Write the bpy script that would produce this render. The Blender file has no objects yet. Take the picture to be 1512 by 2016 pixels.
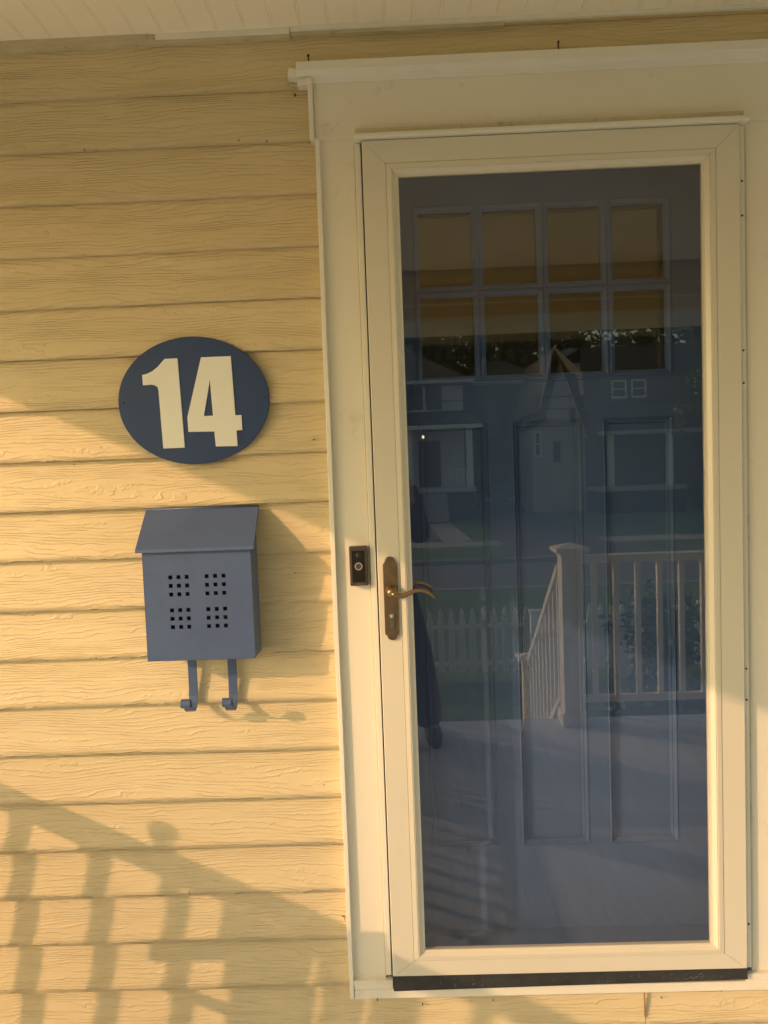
import bpy, math, random
from mathutils import Vector, Matrix
random.seed(7)
R = math.radians
S = bpy.context.scene
COL = S.collection

# ---------------------------------------------------------------- camera
def cam_axes(yaw, pitch, roll):
    cy, sy, cp, sp = math.cos(yaw), math.sin(yaw), math.cos(pitch), math.sin(pitch)
    f = Vector((-sy*cp, cy*cp, sp)); r = Vector((cy, sy, 0)); u = r.cross(f)
    cr, sr = math.cos(roll), math.sin(roll)
    return r*cr + u*sr, -r*sr + u*cr, f
cd = bpy.data.cameras.new('camera'); cam = bpy.data.objects.new('camera', cd); COL.objects.link(cam)
cr_, cu_, cf_ = cam_axes(0.021, -0.0594, -0.0371)
M3 = Matrix((cr_, cu_, -cf_)).transposed()
cam.matrix_world = Matrix.Translation((0.062, -1.9685, 1.3251)) @ M3.to_4x4()
cd.sensor_fit = 'VERTICAL'; cd.sensor_height = 36; cd.sensor_width = 27; cd.lens = 36*1514/2016
cd.clip_start = 0.02; cd.clip_end = 800
S.camera = cam
S.view_settings.view_transform = 'Standard'; S.view_settings.look = 'None'
S.view_settings.gamma = 1; S.view_settings.exposure = 0.73
S.cycles.diffuse_bounces = 10; S.cycles.max_bounces = 16; S.cycles.transparent_max_bounces = 16
S.render.resolution_x, S.render.resolution_y = 768, 1024

# ---------------------------------------------------------------- sky and sun
SUN = Vector((1.69, 1.0, -0.77)).normalized()          # direction the light travels
w = bpy.data.worlds.new('World'); S.world = w; w.use_nodes = True
nt = w.node_tree; bg = nt.nodes['Background']
sky = nt.nodes.new('ShaderNodeTexSky'); sky.sky_type = 'NISHITA'; sky.sun_disc = False
sky.sun_elevation = math.asin(-SUN.z); sky.sun_rotation = math.atan2(-SUN.x, -SUN.y)
sky.air_density = 1.2; sky.dust_density = 2.2; sky.ozone_density = 0.6
mx = nt.nodes.new('ShaderNodeMix'); mx.data_type = 'RGBA'; mx.blend_type = 'MULTIPLY'
mx.inputs['Factor'].default_value = 1; mx.inputs['B'].default_value = (.93, .91, .80, 1)
nt.links.new(sky.outputs[0], mx.inputs['A']); nt.links.new(mx.outputs['Result'], bg.inputs[0])
bg.inputs[1].default_value = 0.15
sl = bpy.data.lights.new('sun', 'SUN'); sl.energy = 2.0; sl.angle = R(0.5); sl.color = (.88, .52, .31)
so = bpy.data.objects.new('sun', sl); COL.objects.link(so)
so.rotation_euler = SUN.to_track_quat('-Z', 'Y').to_euler()

# ---------------------------------------------------------------- helpers
def tag(o, label=None, cat=None, group=None, kind=None):
    if label: o['label'] = label
    if cat: o['category'] = cat
    if group: o['group'] = group
    if kind: o['kind'] = kind
    return o
def thing(name, loc, label, cat, group=None, rz=0):
    o = bpy.data.objects.new(name, None); COL.objects.link(o)
    o.empty_display_size = .1; o.location = loc; o.rotation_euler = (0, 0, rz)
    return tag(o, label, cat, group)
def off(parent):
    v = Vector((0, 0, 0))
    while parent is not None:
        v += parent.location; parent = parent.parent
    return v
class MB:
    def __init__(s): s.v = []; s.f = []; s.m = []; s.smooth = []
    def face(s, idx, m=0, sm=False): s.f.append(idx); s.m.append(m); s.smooth.append(sm)
    def box(s, x0, x1, y0, y1, z0, z1, m=0):
        b = len(s.v)
        s.v += [(x0,y0,z0),(x1,y0,z0),(x1,y1,z0),(x0,y1,z0),(x0,y0,z1),(x1,y0,z1),(x1,y1,z1),(x0,y1,z1)]
        for q in ((0,3,2,1),(4,5,6,7),(0,1,5,4),(1,2,6,5),(2,3,7,6),(3,0,4,7)): s.face([b+i for i in q], m)
        return s
    def rbox(s, c, sx, sy, sz, rot):
        b = len(s.v); c = Vector(c)
        for dx, dy, dz in ((-1,-1,-1),(1,-1,-1),(1,1,-1),(-1,1,-1),(-1,-1,1),(1,-1,1),(1,1,1),(-1,1,1)):
            s.v.append(tuple(c + rot @ Vector((dx*sx/2, dy*sy/2, dz*sz/2))))
        for q in ((0,3,2,1),(4,5,6,7),(0,1,5,4),(1,2,6,5),(2,3,7,6),(3,0,4,7)): s.face([b+i for i in q])
        return s
    def beam(s, p, q, wx, wz):
        """square bar from p to q, wx wide sideways, wz tall"""
        p, q = Vector(p), Vector(q); d = (q-p); L = d.length; d.normalize()
        up = Vector((0,0,1)) if abs(d.z) < .9 else Vector((0,1,0))
        a = d.cross(up).normalized(); b = a.cross(d)
        rot = Matrix((a, d, b)).transposed()
        return s.rbox((p+q)/2, wx, L, wz, rot)
    def prism(s, pts, axis, a, b, holes=(), m=0, sm=False):
        """polygon pts (u,v) extruded along axis from a to b"""
        def P(u, v, t): return {'x': (t,u,v), 'y': (u,t,v), 'z': (u,v,t)}[axis]
        n = len(pts); o = len(s.v)
        s.v += [P(u, v, a) for u, v in pts] + [P(u, v, b) for u, v in pts]
        s.face(list(range(o, o+n)), m); s.face(list(range(o+2*n-1, o+n-1, -1)), m)
        for i in range(n): s.face([o+i, o+n+i, o+n+(i+1)%n, o+(i+1)%n], m, sm)
        return s
    def tube(s, path, rad, n=12, flat=1.0, caps=True):
        """swept circle (flat = vertical squash); rad float or list"""
        P = [Vector(p) for p in path]; k = len(P); o = len(s.v)
        rad = rad if isinstance(rad, (list, tuple)) else [rad]*k
        t0 = (P[1]-P[0]).normalized()
        ref = Vector((0,0,1)) if abs(t0.z) < .9 else Vector((0,1,0))
        for i in range(k):
            t = (P[min(i+1,k-1)] - P[max(i-1,0)]).normalized()
            a = t.cross(ref).normalized(); b = a.cross(t).normalized(); ref = b
            for j in range(n):
                an = 2*math.pi*j/n
                s.v.append(tuple(P[i] + a*math.cos(an)*rad[i] + b*math.sin(an)*rad[i]*flat))
        for i in range(k-1):
            for j in range(n):
                s.face([o+i*n+j, o+i*n+(j+1)%n, o+(i+1)*n+(j+1)%n, o+(i+1)*n+j], 0, True)
        if caps:
            s.face([o+j for j in range(n)][::-1]); s.face([o+(k-1)*n+j for j in range(n)])
        return s
    def lathe(s, prof, c=(0,0,0), axis='z', n=24):
        """profile (r, h) turned about axis through c"""
        o = len(s.v); c = Vector(c)
        for r, h in prof:
            for j in range(n):
                an = 2*math.pi*j/n; x, y = r*math.cos(an), r*math.sin(an)
                s.v.append(tuple(c + Vector({'z': (x,y,h), 'y': (x,h,y), 'x': (h,x,y)}[axis])))
        for i in range(len(prof)-1):
            for j in range(n): s.face([o+i*n+j, o+i*n+(j+1)%n, o+(i+1)*n+(j+1)%n, o+(i+1)*n+j], 0, True)
        s.face([o+j for j in range(n)]); s.face([o+(len(prof)-1)*n+j for j in range(n)])
        return s
    def build(s, name, mat, parent=None, bevel=0, fix=True, **kw):
        me = bpy.data.meshes.new(name); o0 = off(parent)
        me.from_pydata([tuple(Vector(v)-o0) for v in s.v], [], s.f)
        mats = mat if isinstance(mat, (list, tuple)) else [mat]
        for m in mats: me.materials.append(m)
        me.polygons.foreach_set('material_index', s.m); me.polygons.foreach_set('use_smooth', s.smooth)
        if fix:
            import bmesh
            bm = bmesh.new(); bm.from_mesh(me); bmesh.ops.recalc_face_normals(bm, faces=bm.faces); bm.to_mesh(me); bm.free()
        me.update()
        o = bpy.data.objects.new(name, me); COL.objects.link(o)
        if parent: o.parent = parent
        if bevel:
            b = o.modifiers.new('bevel', 'BEVEL'); b.width = bevel; b.segments = 2; b.limit_method = 'ANGLE'; b.angle_limit = R(40)
        return tag(o, **kw)
def box(name, x0, x1, y0, y1, z0, z1, mat, parent=None, bevel=0, **kw):
    return MB().box(x0, x1, y0, y1, z0, z1).build(name, mat, parent, bevel, **kw)

# ---------------------------------------------------------------- materials
def newmat(name):
    m = bpy.data.materials.new(name); m.use_nodes = True
    n = m.node_tree; return m, n, n.nodes['Principled BSDF']
def N(n, t, **kw):
    o = n.nodes.new(t)
    for k, v in kw.items(): setattr(o, k, v)
    return o
def math_(n, op, a, b=None, c=None, clamp=False):
    o = N(n, 'ShaderNodeMath', operation=op, use_clamp=clamp)
    for i, x in enumerate((a, b, c)):
        if x is None: continue
        if isinstance(x, (int, float)): o.inputs[i].default_value = x
        else: n.links.new(x, o.inputs[i])
    return o.outputs[0]
def mapping(n, scale=(1,1,1), src='Object'):
    tc = N(n, 'ShaderNodeTexCoord'); mp = N(n, 'ShaderNodeMapping'); mp.inputs['Scale'].default_value = scale
    n.links.new(tc.outputs[src], mp.inputs[0]); return mp.outputs[0]
def noise(n, vec, scale, detail=2, rough=.5, dist=0):
    o = N(n, 'ShaderNodeTexNoise'); o.inputs['Scale'].default_value = scale; o.inputs['Detail'].default_value = detail
    o.inputs['Roughness'].default_value = rough; o.inputs['Distortion'].default_value = dist
    if vec is not None: n.links.new(vec, o.inputs['Vector'])
    return o.outputs['Fac']
def ramp(n, fac, stops):
    r = N(n, 'ShaderNodeValToRGB'); e = r.color_ramp.elements
    while len(e) < len(stops): e.new(.5)
    for i, (p, c) in enumerate(stops): e[i].position = p; e[i].color = (*c, 1) if len(c) == 3 else c
    n.links.new(fac, r.inputs[0]); return r.outputs[0]
def painted(name, col, rough=.45, var=.06, scale=3, bump=.15, bscale=60, metal=0, stretch=(1,1,1), spec=.5, dirt=None):
    m, n, p = newmat(name); v = mapping(n, stretch)
    f = noise(n, v, scale, 4, .6)
    a = tuple(c*(1-var) for c in col); b = tuple(min(1, c*(1+var)) for c in col)
    c = ramp(n, f, [(.3, a), (.7, b)])
    if dirt:
        f2 = noise(n, v, dirt[1], 6, .7)
        mk = ramp(n, f2, [(dirt[2], (0,0,0)), (dirt[2]+.12, (1,1,1))])
        mi = N(n, 'ShaderNodeMix', data_type='RGBA'); n.links.new(mk, mi.inputs['Factor'])
        n.links.new(c, mi.inputs['A']); mi.inputs['B'].default_value = (*dirt[0], 1); c = mi.outputs['Result']
    n.links.new(c, p.inputs['Base Color'])
    p.inputs['Roughness'].default_value = rough; p.inputs['Metallic'].default_value = metal
    p.inputs['Specular IOR Level'].default_value = spec
    if bump:
        h = noise(n, v, bscale, 3, .6)
        bp = N(n, 'ShaderNodeBump'); bp.inputs['Strength'].default_value = bump; bp.inputs['Distance'].default_value = .002
        n.links.new(h, bp.inputs['Height']); n.links.new(bp.outputs[0], p.inputs['Normal'])
    return m

def siding_mat():
    m, n, p = newmat('yellow_siding_paint')
    tc = N(n, 'ShaderNodeTexCoord'); sx = N(n, 'ShaderNodeSeparateXYZ'); n.links.new(tc.outputs['Object'], sx.inputs[0])
    X, Z = sx.outputs['X'], sx.outputs['Z']
    E_ = .1286
    # which course and place inside an embossed pair of courses (the pressed boards repeat every second course)
    zc = math_(n, 'DIVIDE', math_(n, 'SUBTRACT', Z, 1.4978 - 20*E_), E_)
    ci = math_(n, 'FLOOR', zc)
    pair = math_(n, 'MULTIPLY', ci, 1.0)
    zin = math_(n, 'MULTIPLY', math_(n, 'FRACT', zc), E_)
    run = math_(n, 'FLOOR', math_(n, 'DIVIDE', ci, 2.0))
    def vec(x, y, z):
        c = N(n, 'ShaderNodeCombineXYZ')
        for i, q in enumerate((x, y, z)):
            if isinstance(q, (int, float)): c.inputs[i].default_value = q
            else: n.links.new(q, c.inputs[i])
        return c.outputs[0]
    pz = math_(n, 'MULTIPLY_ADD', pair, 3.71, math_(n, 'MULTIPLY', run, .13))
    big = noise(n, vec(math_(n,'MULTIPLY',X,2.5), pz, math_(n,'MULTIPLY',zin,17)), 1.0, 1, .4)
    mid = noise(n, vec(math_(n,'MULTIPLY',X,22), pz, math_(n,'MULTIPLY',zin,50)), 1.0, 1, .5)
    fine = noise(n, vec(math_(n,'MULTIPLY',X,110), pz, math_(n,'MULTIPLY',zin,110)), 1.0, 1, .5)
    F = math_(n, 'MULTIPLY', zin, 108.0)
    F = math_(n, 'MULTIPLY_ADD', big, 8.5, F)
    F = math_(n, 'MULTIPLY_ADD', mid, 1.0, F)
    F = math_(n, 'MULTIPLY_ADD', fine, .5, F)
    fr = math_(n, 'FRACT', F)
    # a steep riser followed by a gentle fall = pressed wood-grain ridge
    mr = N(n, 'ShaderNodeMapRange', interpolation_type='SMOOTHSTEP'); n.links.new(fr, mr.inputs[0])
    mr.inputs[1].default_value = .0; mr.inputs[2].default_value = .11
    mr2 = N(n, 'ShaderNodeMapRange', interpolation_type='SMOOTHSTEP'); n.links.new(fr, mr2.inputs[0])
    mr2.inputs[1].default_value = .16; mr2.inputs[2].default_value = .48; mr2.inputs[3].default_value = 1; mr2.inputs[4].default_value = 0
    ridge = math_(n, 'MULTIPLY', mr.outputs[0], mr2.outputs[0])
    amp = noise(n, vec(math_(n,'MULTIPLY',X,11), math_(n,'ADD',pz,9.0), math_(n,'MULTIPLY',zin,70)), 1.0, 2, .5)
    mr3 = N(n, 'ShaderNodeMapRange', interpolation_type='SMOOTHSTEP'); n.links.new(amp, mr3.inputs[0])
    mr3.inputs[1].default_value = .34; mr3.inputs[2].default_value = .60
    h = math_(n, 'MULTIPLY', ridge, math_(n, 'MULTIPLY_ADD', mr3.outputs[0], .85, .15))
    soft = noise(n, tc.outputs['Object'], 14, 3, .5)
    micro = noise(n, tc.outputs['Object'], 900, 2, .5)
    h = math_(n, 'MULTIPLY_ADD', soft, .12, h); h = math_(n, 'MULTIPLY_ADD', micro, .05, h)
    bp = N(n, 'ShaderNodeBump'); bp.inputs['Strength'].default_value = 1.0; bp.inputs['Distance'].default_value = .0014
    n.links.new(h, bp.inputs['Height']); n.links.new(bp.outputs[0], p.inputs['Normal'])
    f = noise(n, mapping(n, (1.2,1,5)), 2.2, 4, .6)
    c = ramp(n, f, [(.3, (.65,.530,.300)), (.7, (.71,.585,.345))])
    # specks of grime
    sp = noise(n, mapping(n, (1,1,1)), 46, 1, .5)
    mk = ramp(n, sp, [(.80, (0,0,0)), (.84, (1,1,1))])
    mi = N(n, 'ShaderNodeMix', data_type='RGBA'); n.links.new(mk, mi.inputs['Factor'])
    n.links.new(c, mi.inputs['A']); mi.inputs['B'].default_value = (.42,.33,.17,1)
    n.links.new(mi.outputs['Result'], p.inputs['Base Color'])
    p.inputs['Roughness'].default_value = .5; p.inputs['Specular IOR Level'].default_value = .35
    return m

M = {}
M['siding'] = siding_mat()
M['trim'] = painted('cream_trim_paint', (.80,.745,.59), .42, .025, 2.5, .25, 25, dirt=((.66,.60,.45), 7, .62))
M['trim2'] = painted('vinyl_trim', (.80,.765,.64), .38, .02, 4, .08, 40)
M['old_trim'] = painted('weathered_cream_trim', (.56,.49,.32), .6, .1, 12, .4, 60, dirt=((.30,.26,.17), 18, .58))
M['door_white'] = painted('almond_storm_door_enamel', (.69,.64,.50), .32, .012, 3, .04, 120)
M['ceiling'] = painted('white_beadboard', (.93,.86,.68), .45, .03, 2, .1, 30, stretch=(1,.3,1))
M['gap'] = painted('dark_gap', (.05,.04,.03), .9, 0, 1, 0)
M['rubber'] = painted('black_rubber_sweep', (.030,.029,.026), .5, .3, 20, .4, 90, dirt=((.16,.15,.13), 35, .66))
M['slate'] = painted('slate_blue_door_paint', (.054,.096,.200), .5, .06, 5, .15, 160, stretch=(1,1,.15), spec=.12)
M['mailbox'] = painted('blue_grey_mailbox_paint', (.074,.114,.222), .36, .08, 9, .12, 260, dirt=((.10,.135,.22), 22, .66))
M['hole_dark'] = painted('mailbox_hole_shade', (.02,.02,.025), .8, 0, 1, 0)
M['navy'] = painted('navy_sign_enamel', (.020,.048,.140), .30, .08, 6, .06, 200)
M['digit'] = painted('ivory_digit', (.84,.83,.72), .4, .02, 6, .08, 80)
M['brass'] = painted('aged_brass', (.19,.135,.08), .45, .22, 45, .2, 160, metal=.85)
M['brass_hi'] = painted('worn_brass_lever', (.34,.22,.12), .32, .18, 60, .15, 200, metal=.9)
M['bronze'] = painted('dark_bronze_plastic', (.060,.050,.036), .42, .1, 20, .1, 200)
M['black_gloss'] = painted('black_gloss_plastic', (.018,.016,.013), .18, .1, 20, 0)
M['lens'] = painted('lens_glass', (.03,.03,.035), .05, 0, 1, 0)
M['ring'] = painted('button_ring_silver', (.35,.33,.30), .3, 0, 1, 0)
M['logo_grey'] = painted('grey_printed_letters', (.20,.17,.13), .5, 0, 1, 0)
M['lock_metal'] = painted('dull_lock_steel', (.20,.18,.12), .4, .15, 80, .1, 200, metal=.8)
M['steel'] = painted('dark_nail', (.05,.035,.02), .6, .3, 80, 0, metal=.4)
M['rust'] = painted('bare_brown_chip', (.26,.13,.05), .8, .3, 80, .3, 120)
M['white_rail'] = painted('white_railing_vinyl', (.86,.85,.80), .4, .02, 4, .06, 60)
M['deck'] = painted('grey_deck_paint', (.58,.66,.80), .5, .10, 5, .25, 40, stretch=(6,.6,1))
M['grass'] = painted('lawn_grass', (.10,.17,.06), .9, .35, 4, .8, 30)
M['asphalt'] = painted('asphalt', (.18,.18,.18), .85, .15, 3, .4, 60)
M['concrete'] = painted('concrete', (.38,.37,.35), .8, .1, 3, .3, 40)
M['driveway'] = painted('driveway_asphalt', (.10,.10,.105), .85, .15, 3, .4, 60)
M['bark'] = painted('bark', (.07,.05,.035), .9, .3, 15, .8, 40)
def leafmat(name, a, b):
    m, n, p = newmat(name)
    oi = N(n, 'ShaderNodeNewGeometry')
    c = ramp(n, oi.outputs['Random Per Island'], [(0, a), (1, b)])
    n.links.new(c, p.inputs['Base Color']); p.inputs['Roughness'].default_value = .55
    return m
M['leaf_dark'] = leafmat('dark_foliage', (.018,.035,.012), (.05,.085,.025))
M['leaf_bush'] = leafmat('shrub_foliage', (.035,.09,.03), (.09,.17,.06))
M['leaf_light'] = leafmat('light_foliage', (.07,.12,.02), (.15,.20,.05))
M['stucco'] = painted('tan_stucco', (.55,.48,.40), .85, .06, 2, .5, 20)
M['porch_shade_wall'] = painted('brown_wall_porch_shade', (.13,.115,.105), .8, .12, 2, .4, 10, stretch=(.2,1,6))  # wall colour darkened to stand in for the shaded porch void
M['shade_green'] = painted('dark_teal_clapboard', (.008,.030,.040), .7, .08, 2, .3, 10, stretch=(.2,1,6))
M['white_clap'] = painted('white_clapboard', (.62,.62,.60), .6, .04, 2, .3, 10, stretch=(.2,1,6))
M['roof_dark'] = painted('dark_shingles', (.065,.068,.07), .9, .25, 5, .5, 14, stretch=(1,1,3))
M['roof_grey'] = painted('grey_shingles', (.24,.24,.25), .9, .2, 5, .5, 14, stretch=(1,1,3))
M['window_dark'] = painted('dark_window_glass', (.02,.024,.028), .08, 0, 1, 0)
M['far_door'] = painted('far_dark_door', (.10,.07,.05), .5, .1, 3, .1, 20)
M['shutter'] = painted('dark_shutter', (.06,.07,.075), .6, .1, 3, .1, 20)
M['lit_rake'] = painted('sunlit_rake_peach', (.72,.50,.33), .6, .05, 3, .1, 20)  # sunlight on the right-hand rakes is put into this colour
M['cable'] = painted('black_cable', (.02,.02,.02), .6, 0, 1, 0)
M['wood'] = painted('weathered_wood', (.28,.21,.14), .7, .2, 10, .4, 40, stretch=(1,1,.2))
M['cloth_dark'] = painted('dark_cloth', (.018,.018,.022), .9, .15, 12, .5, 120)
M['cloth_jacket'] = painted('dark_jacket_cloth', (.028,.028,.034), .85, .15, 12, .5, 120)
M['skin'] = painted('skin', (.46,.29,.20), .55, .06, 20, .1, 200)
M['hair'] = painted('dark_hair', (.03,.022,.016), .6, .2, 60, .5, 200, stretch=(1,1,.2))
M['shoe'] = painted('black_shoe', (.02,.02,.02), .5, .1, 20, .1, 100)
M['phone'] = painted('phone_shell', (.02,.02,.022), .2, 0, 1, 0)
M['car_paint'] = painted('dark_blue_car_paint', (.03,.045,.09), .2, .02, 3, 0)
M['wheel'] = painted('tyre_rubber', (.02,.02,.02), .8, .1, 10, .2, 60)
M['alloy'] = painted('alloy_rim', (.45,.45,.45), .35, .05, 10, 0, metal=.8)
M['lamp_glow'] = newmat('lamp_glow')[0]
_p = M['lamp_glow'].node_tree.nodes['Principled BSDF']; _p.inputs['Emission Color'].default_value = (1,.8,.5,1); _p.inputs['Emission Strength'].default_value = 5

def glass_mat(name, f0, tint=(1,1,1)):
    """thin window pane: sees through, mirrors by angle of view (Schlick)"""
    m = bpy.data.materials.new(name); m.use_nodes = True; n = m.node_tree; n.nodes.clear()
    out = N(n, 'ShaderNodeOutputMaterial'); mix = N(n, 'ShaderNodeMixShader')
    tr = N(n, 'ShaderNodeBsdfTransparent'); tr.inputs[0].default_value = (*tint, 1)
    gl = N(n, 'ShaderNodeBsdfGlossy'); gl.inputs['Roughness'].default_value = 0.0
    lw = N(n, 'ShaderNodeLayerWeight'); lw.inputs['Blend'].default_value = .5
    p5 = math_(n, 'POWER', lw.outputs['Facing'], 5.0)
    fac = math_(n, 'MULTIPLY_ADD', p5, 1-f0, f0, clamp=True)
    n.links.new(fac, mix.inputs[0]); n.links.new(tr.outputs[0], mix.inputs[1]); n.links.new(gl.outputs[0], mix.inputs[2])
    dust = N(n, 'ShaderNodeBsdfDiffuse'); dust.inputs[0].default_value = (.8,.8,.8,1); mx2 = N(n, 'ShaderNodeMixShader')
    f1 = noise(n, mapping(n, (1,1,.5)), 3.5, 5, .65); f2 = noise(n, mapping(n, (1,1,1)), 160, 2, .6)
    d = math_(n, 'MULTIPLY_ADD', math_(n, 'POWER', f1, 3.0), .022, .001)
    sp = N(n, 'ShaderNodeMapRange'); n.links.new(f2, sp.inputs[0]); sp.inputs[1].default_value = .74; sp.inputs[2].default_value = .80; sp.inputs[4].default_value = .05
    d = math_(n, 'ADD', d, sp.outputs[0])
    n.links.new(d, mx2.inputs[0]); n.links.new(mix.outputs[0], mx2.inputs[1]); n.links.new(dust.outputs[0], mx2.inputs[2])
    n.links.new(mx2.outputs[0], out.inputs[0]); return m
M['glass'] = glass_mat('storm_glass', .074, (.99,.995,1.0))
def lite_mat():
    m = bpy.data.materials.new('door_lite_glass'); m.use_nodes = True; n = m.node_tree; n.nodes.clear()
    out = N(n, 'ShaderNodeOutputMaterial'); mix = N(n, 'ShaderNodeMixShader')
    df = N(n, 'ShaderNodeBsdfDiffuse'); df.inputs[0].default_value = (.006,.005,.004,1)  # near-black base stands in for the unlit room behind the panes
    gl = N(n, 'ShaderNodeBsdfGlossy'); gl.inputs['Roughness'].default_value = .03; gl.inputs[0].default_value = (1,.82,.40,1)
    mix.inputs[0].default_value = .075
    n.links.new(df.outputs[0], mix.inputs[1]); n.links.new(gl.outputs[0], mix.inputs[2]); n.links.new(mix.outputs[0], out.inputs[0])
    return m
M['lite'] = lite_mat()

# ---------------------------------------------------------------- ground, street
ZF = -.20      # porch floor
newmat_pale = painted('pale_bounce_ground', (.74,.70,.60), .8, .08, 3, .3, 40)  # bright ground colour for the two added bounce sheets
def sheet(name, x0, x1, prof, mat, **kw):
    """prof = list of (y, z): a strip of ground running along x"""
    b = MB(); n = 24
    for i in range(n+1):
        x = x0 + (x1-x0)*i/n
        for y, z in prof: b.v.append((x, y, z))
    k = len(prof)
    for i in range(n):
        for j in range(k-1): b.face([i*k+j, (i+1)*k+j, (i+1)*k+j+1, i*k+j+1])
    return b.build(name, mat, None, **kw)
G = [(12,-1.15),(0,-1.15),(-3,-1.15),(-7,-1.2),(-12,-1.45),(-16.6,-1.78),(-17.06,-1.80),(-17.08,-1.94),(-23.0,-1.94),(-23.02,-1.80),(-25,-1.79),(-29,-1.75),(-35,-1.38),(-60,-1.3),(-300,-1.3)]
sheet('lawn_ground', -160, 160, G, M['grass'], kind='structure')
sheet('road', -160, 160, [(-17.30,-1.930),(-20,-1.90),(-22.85,-1.930)], M['asphalt'], kind='structure')
b = MB(); b.box(-160,160,-17.30,-17.06,-1.95,-1.79); b.build('near_kerb', M['concrete'], kind='structure')
b = MB(); b.box(-160,160,-23.05,-22.85,-1.95,-1.79); b.build('far_kerb', M['concrete'], kind='structure')
sheet('sidewalk', -160, 160, [(-26.6,-1.77),(-27.5,-1.755),(-28.2,-1.745)], M['concrete'], kind='structure')
sheet('bounce_ground_left', -16, -2.05, [(3,-1.135),(-2,-1.135),(-6,-1.175),(-14,-1.58)], newmat_pale, kind='structure')  # added unseen pale ground, bounces sunlight up to the ceiling and wall
sheet('bounce_ground_right', 4.4, 12, [(3,-1.135),(-2,-1.135),(-6,-1.175)], newmat_pale, kind='structure')  # second added bounce sheet, out of view on the right
b = MB(); b.v = [(1.3,-35.3,-1.36),(2.3,-35.3,-1.36),(2.9,-28.2,-1.735),(1.7,-28.2,-1.735)]; b.face([0,1,2,3]); b.build('front_path', M['concrete'], kind='structure')
b = MB(); b.v = [(3.9,-48,-1.29),(7.0,-48,-1.29),(7.0,-35,-1.37),(3.9,-35,-1.37),(7.6,-28.2,-1.735),(3.9,-28.2,-1.735),(8.2,-23.05,-1.785),(3.6,-23.05,-1.785)]
b.face([0,1,2,3]); b.face([3,2,4,5]); b.face([5,4,6,7]); b.build('driveway', M['driveway'], kind='structure')

# ---------------------------------------------------------------- the house wall
house = thing('house', (0,0,-1.15), 'yellow clapboard house front with cream door casing and white beadboard porch ceiling', 'house')
EXP, Z0 = .1286, 1.4978
def siding(b, x0, x1, z0, z1, nx):
    """lapped courses with a softly bellied face; courses clipped to z0..z1"""
    i0 = math.floor((Z0 - z1)/EXP) - 1
    i1 = math.ceil((Z0 - z0)/EXP) + 1
    for i in range(i0, i1):
        top = Z0 - i*EXP; bot = top - EXP
        if bot >= z1 or top <= z0: continue
        rows = []
        K = 9
        for k in range(K+1):
            s = k/K; z = top - EXP*s
            y = .0050 - .0040*s - .0108*(s**2.6)
            rows.append((y, z))
        rows.append((.0065, bot + .0010))          # the lip turns back under
        rows.append((.0065, bot - .001))
        rows = [(y, min(max(z, z0), z1)) for y, z in rows]
        o = len(b.v); rnd = random.Random(i*13+5)
        for j in range(nx+1):
            x = x0 + (x1-x0)*j/nx
            wv = .0011*math.sin(x*2.1 + i*1.7) + .0006*math.sin(x*5.3 + i)
            for q, (y, z) in enumerate(rows):
                zz = z + (wv if q >= 8 and q < 11 and z > z0 and z < z1 else 0)
                b.v.append((x, y, zz))
        k = len(rows)
        for j in range(nx):
            for q in range(k-1):
                if abs(rows[q][1]-rows[q+1][1]) < 1e-6 and abs(rows[q][0]-rows[q+1][0]) < 1e-6: continue
                b.face([o+j*k+q, o+(j+1)*k+q, o+(j+1)*k+q+1, o+j*k+q+1], 0, q < 9)
b = MB()
siding(b, -2.9, -.100, -1.1, 2.43, 50)
siding(b, -.100, .995, 2.27, 2.43, 20)
siding(b, -.100, .6615, -1.1, -.045, 12)
siding(b, .6628, .995, -1.1, -.045, 6)
siding(b, .995+.0, 4.2, 2.27, 2.43, 20)
siding(b, .995, 4.2, -1.1, -.045, 20)
siding(b, 1.05, 4.2, -.045, 2.27, 20)
b.build('siding', M['siding'], house, fix=False)
b = MB(); b.box(-2.9,-.035,.012,.2,-1.15,2.6); b.box(.96,4.2,.012,.2,-1.15,2.6); b.box(-.035,.96,.012,.2,2.15,2.6); b.box(-.035,.96,.012,.2,-1.15,-.06)
b.build('wall_core', M['gap'], house)

# casing boards round the door
def strip(name, x0, x1, y0, y1, z0, z1, mat, amp=.0, n=24, seed=0, bev=.0012):
    """tall thin trim whose left edge wanders a little, as bent sheet trim does"""
    b = MB(); rnd = random.Random(seed); ph = [rnd.uniform(0, 6.28) for _ in range(3)]
    for i in range(n+1):
        z = z0 + (z1-z0)*i/n
        d = amp*(math.sin(z*3.1+ph[0]) + .5*math.sin(z*8+ph[1]) + .3*math.sin(z*17+ph[2]))
        b.v += [(x0+d,y1,z),(x0+d,y0,z),(x1+d*.6,y0,z),(x1+d*.6,y1,z)]
    for i in range(n):
        for q in range(4): b.face([i*4+q, i*4+(q+1)%4, i*4+4+(q+1)%4, i*4+4+q])
    b.face([0,1,2,3]); b.face([n*4+q for q in (3,2,1,0)])
    return b.build(name, mat, house, bev)
box('side_casing', -.106, -.0185, -.020, .012, -.0175, 2.1323, M['trim'], house, .0004)
box('side_casing', .9365, 1.06, -.020, .012, -.022, 2.1323, M['trim'], house, .0004)
strip('edge_trim', -.1160, -.1045, -.0345, .006, -.066, 2.133, M['trim2'], .0012, 60, 3)
strip('edge_trim', -.1265, -.1150, -.0330, .006, 2.134, 2.268, M['trim2'], .0006, 8, 5)
box('head_casing', -.118, 1.30, -.022, .012, 2.1325, 2.272, M['trim'], house, .0015)
strip('bead_line', -.1128, -.1085, -.0262, -.020, 2.134, 2.255, M['trim2'], .0004, 6, 9)
b = MB()
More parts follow.
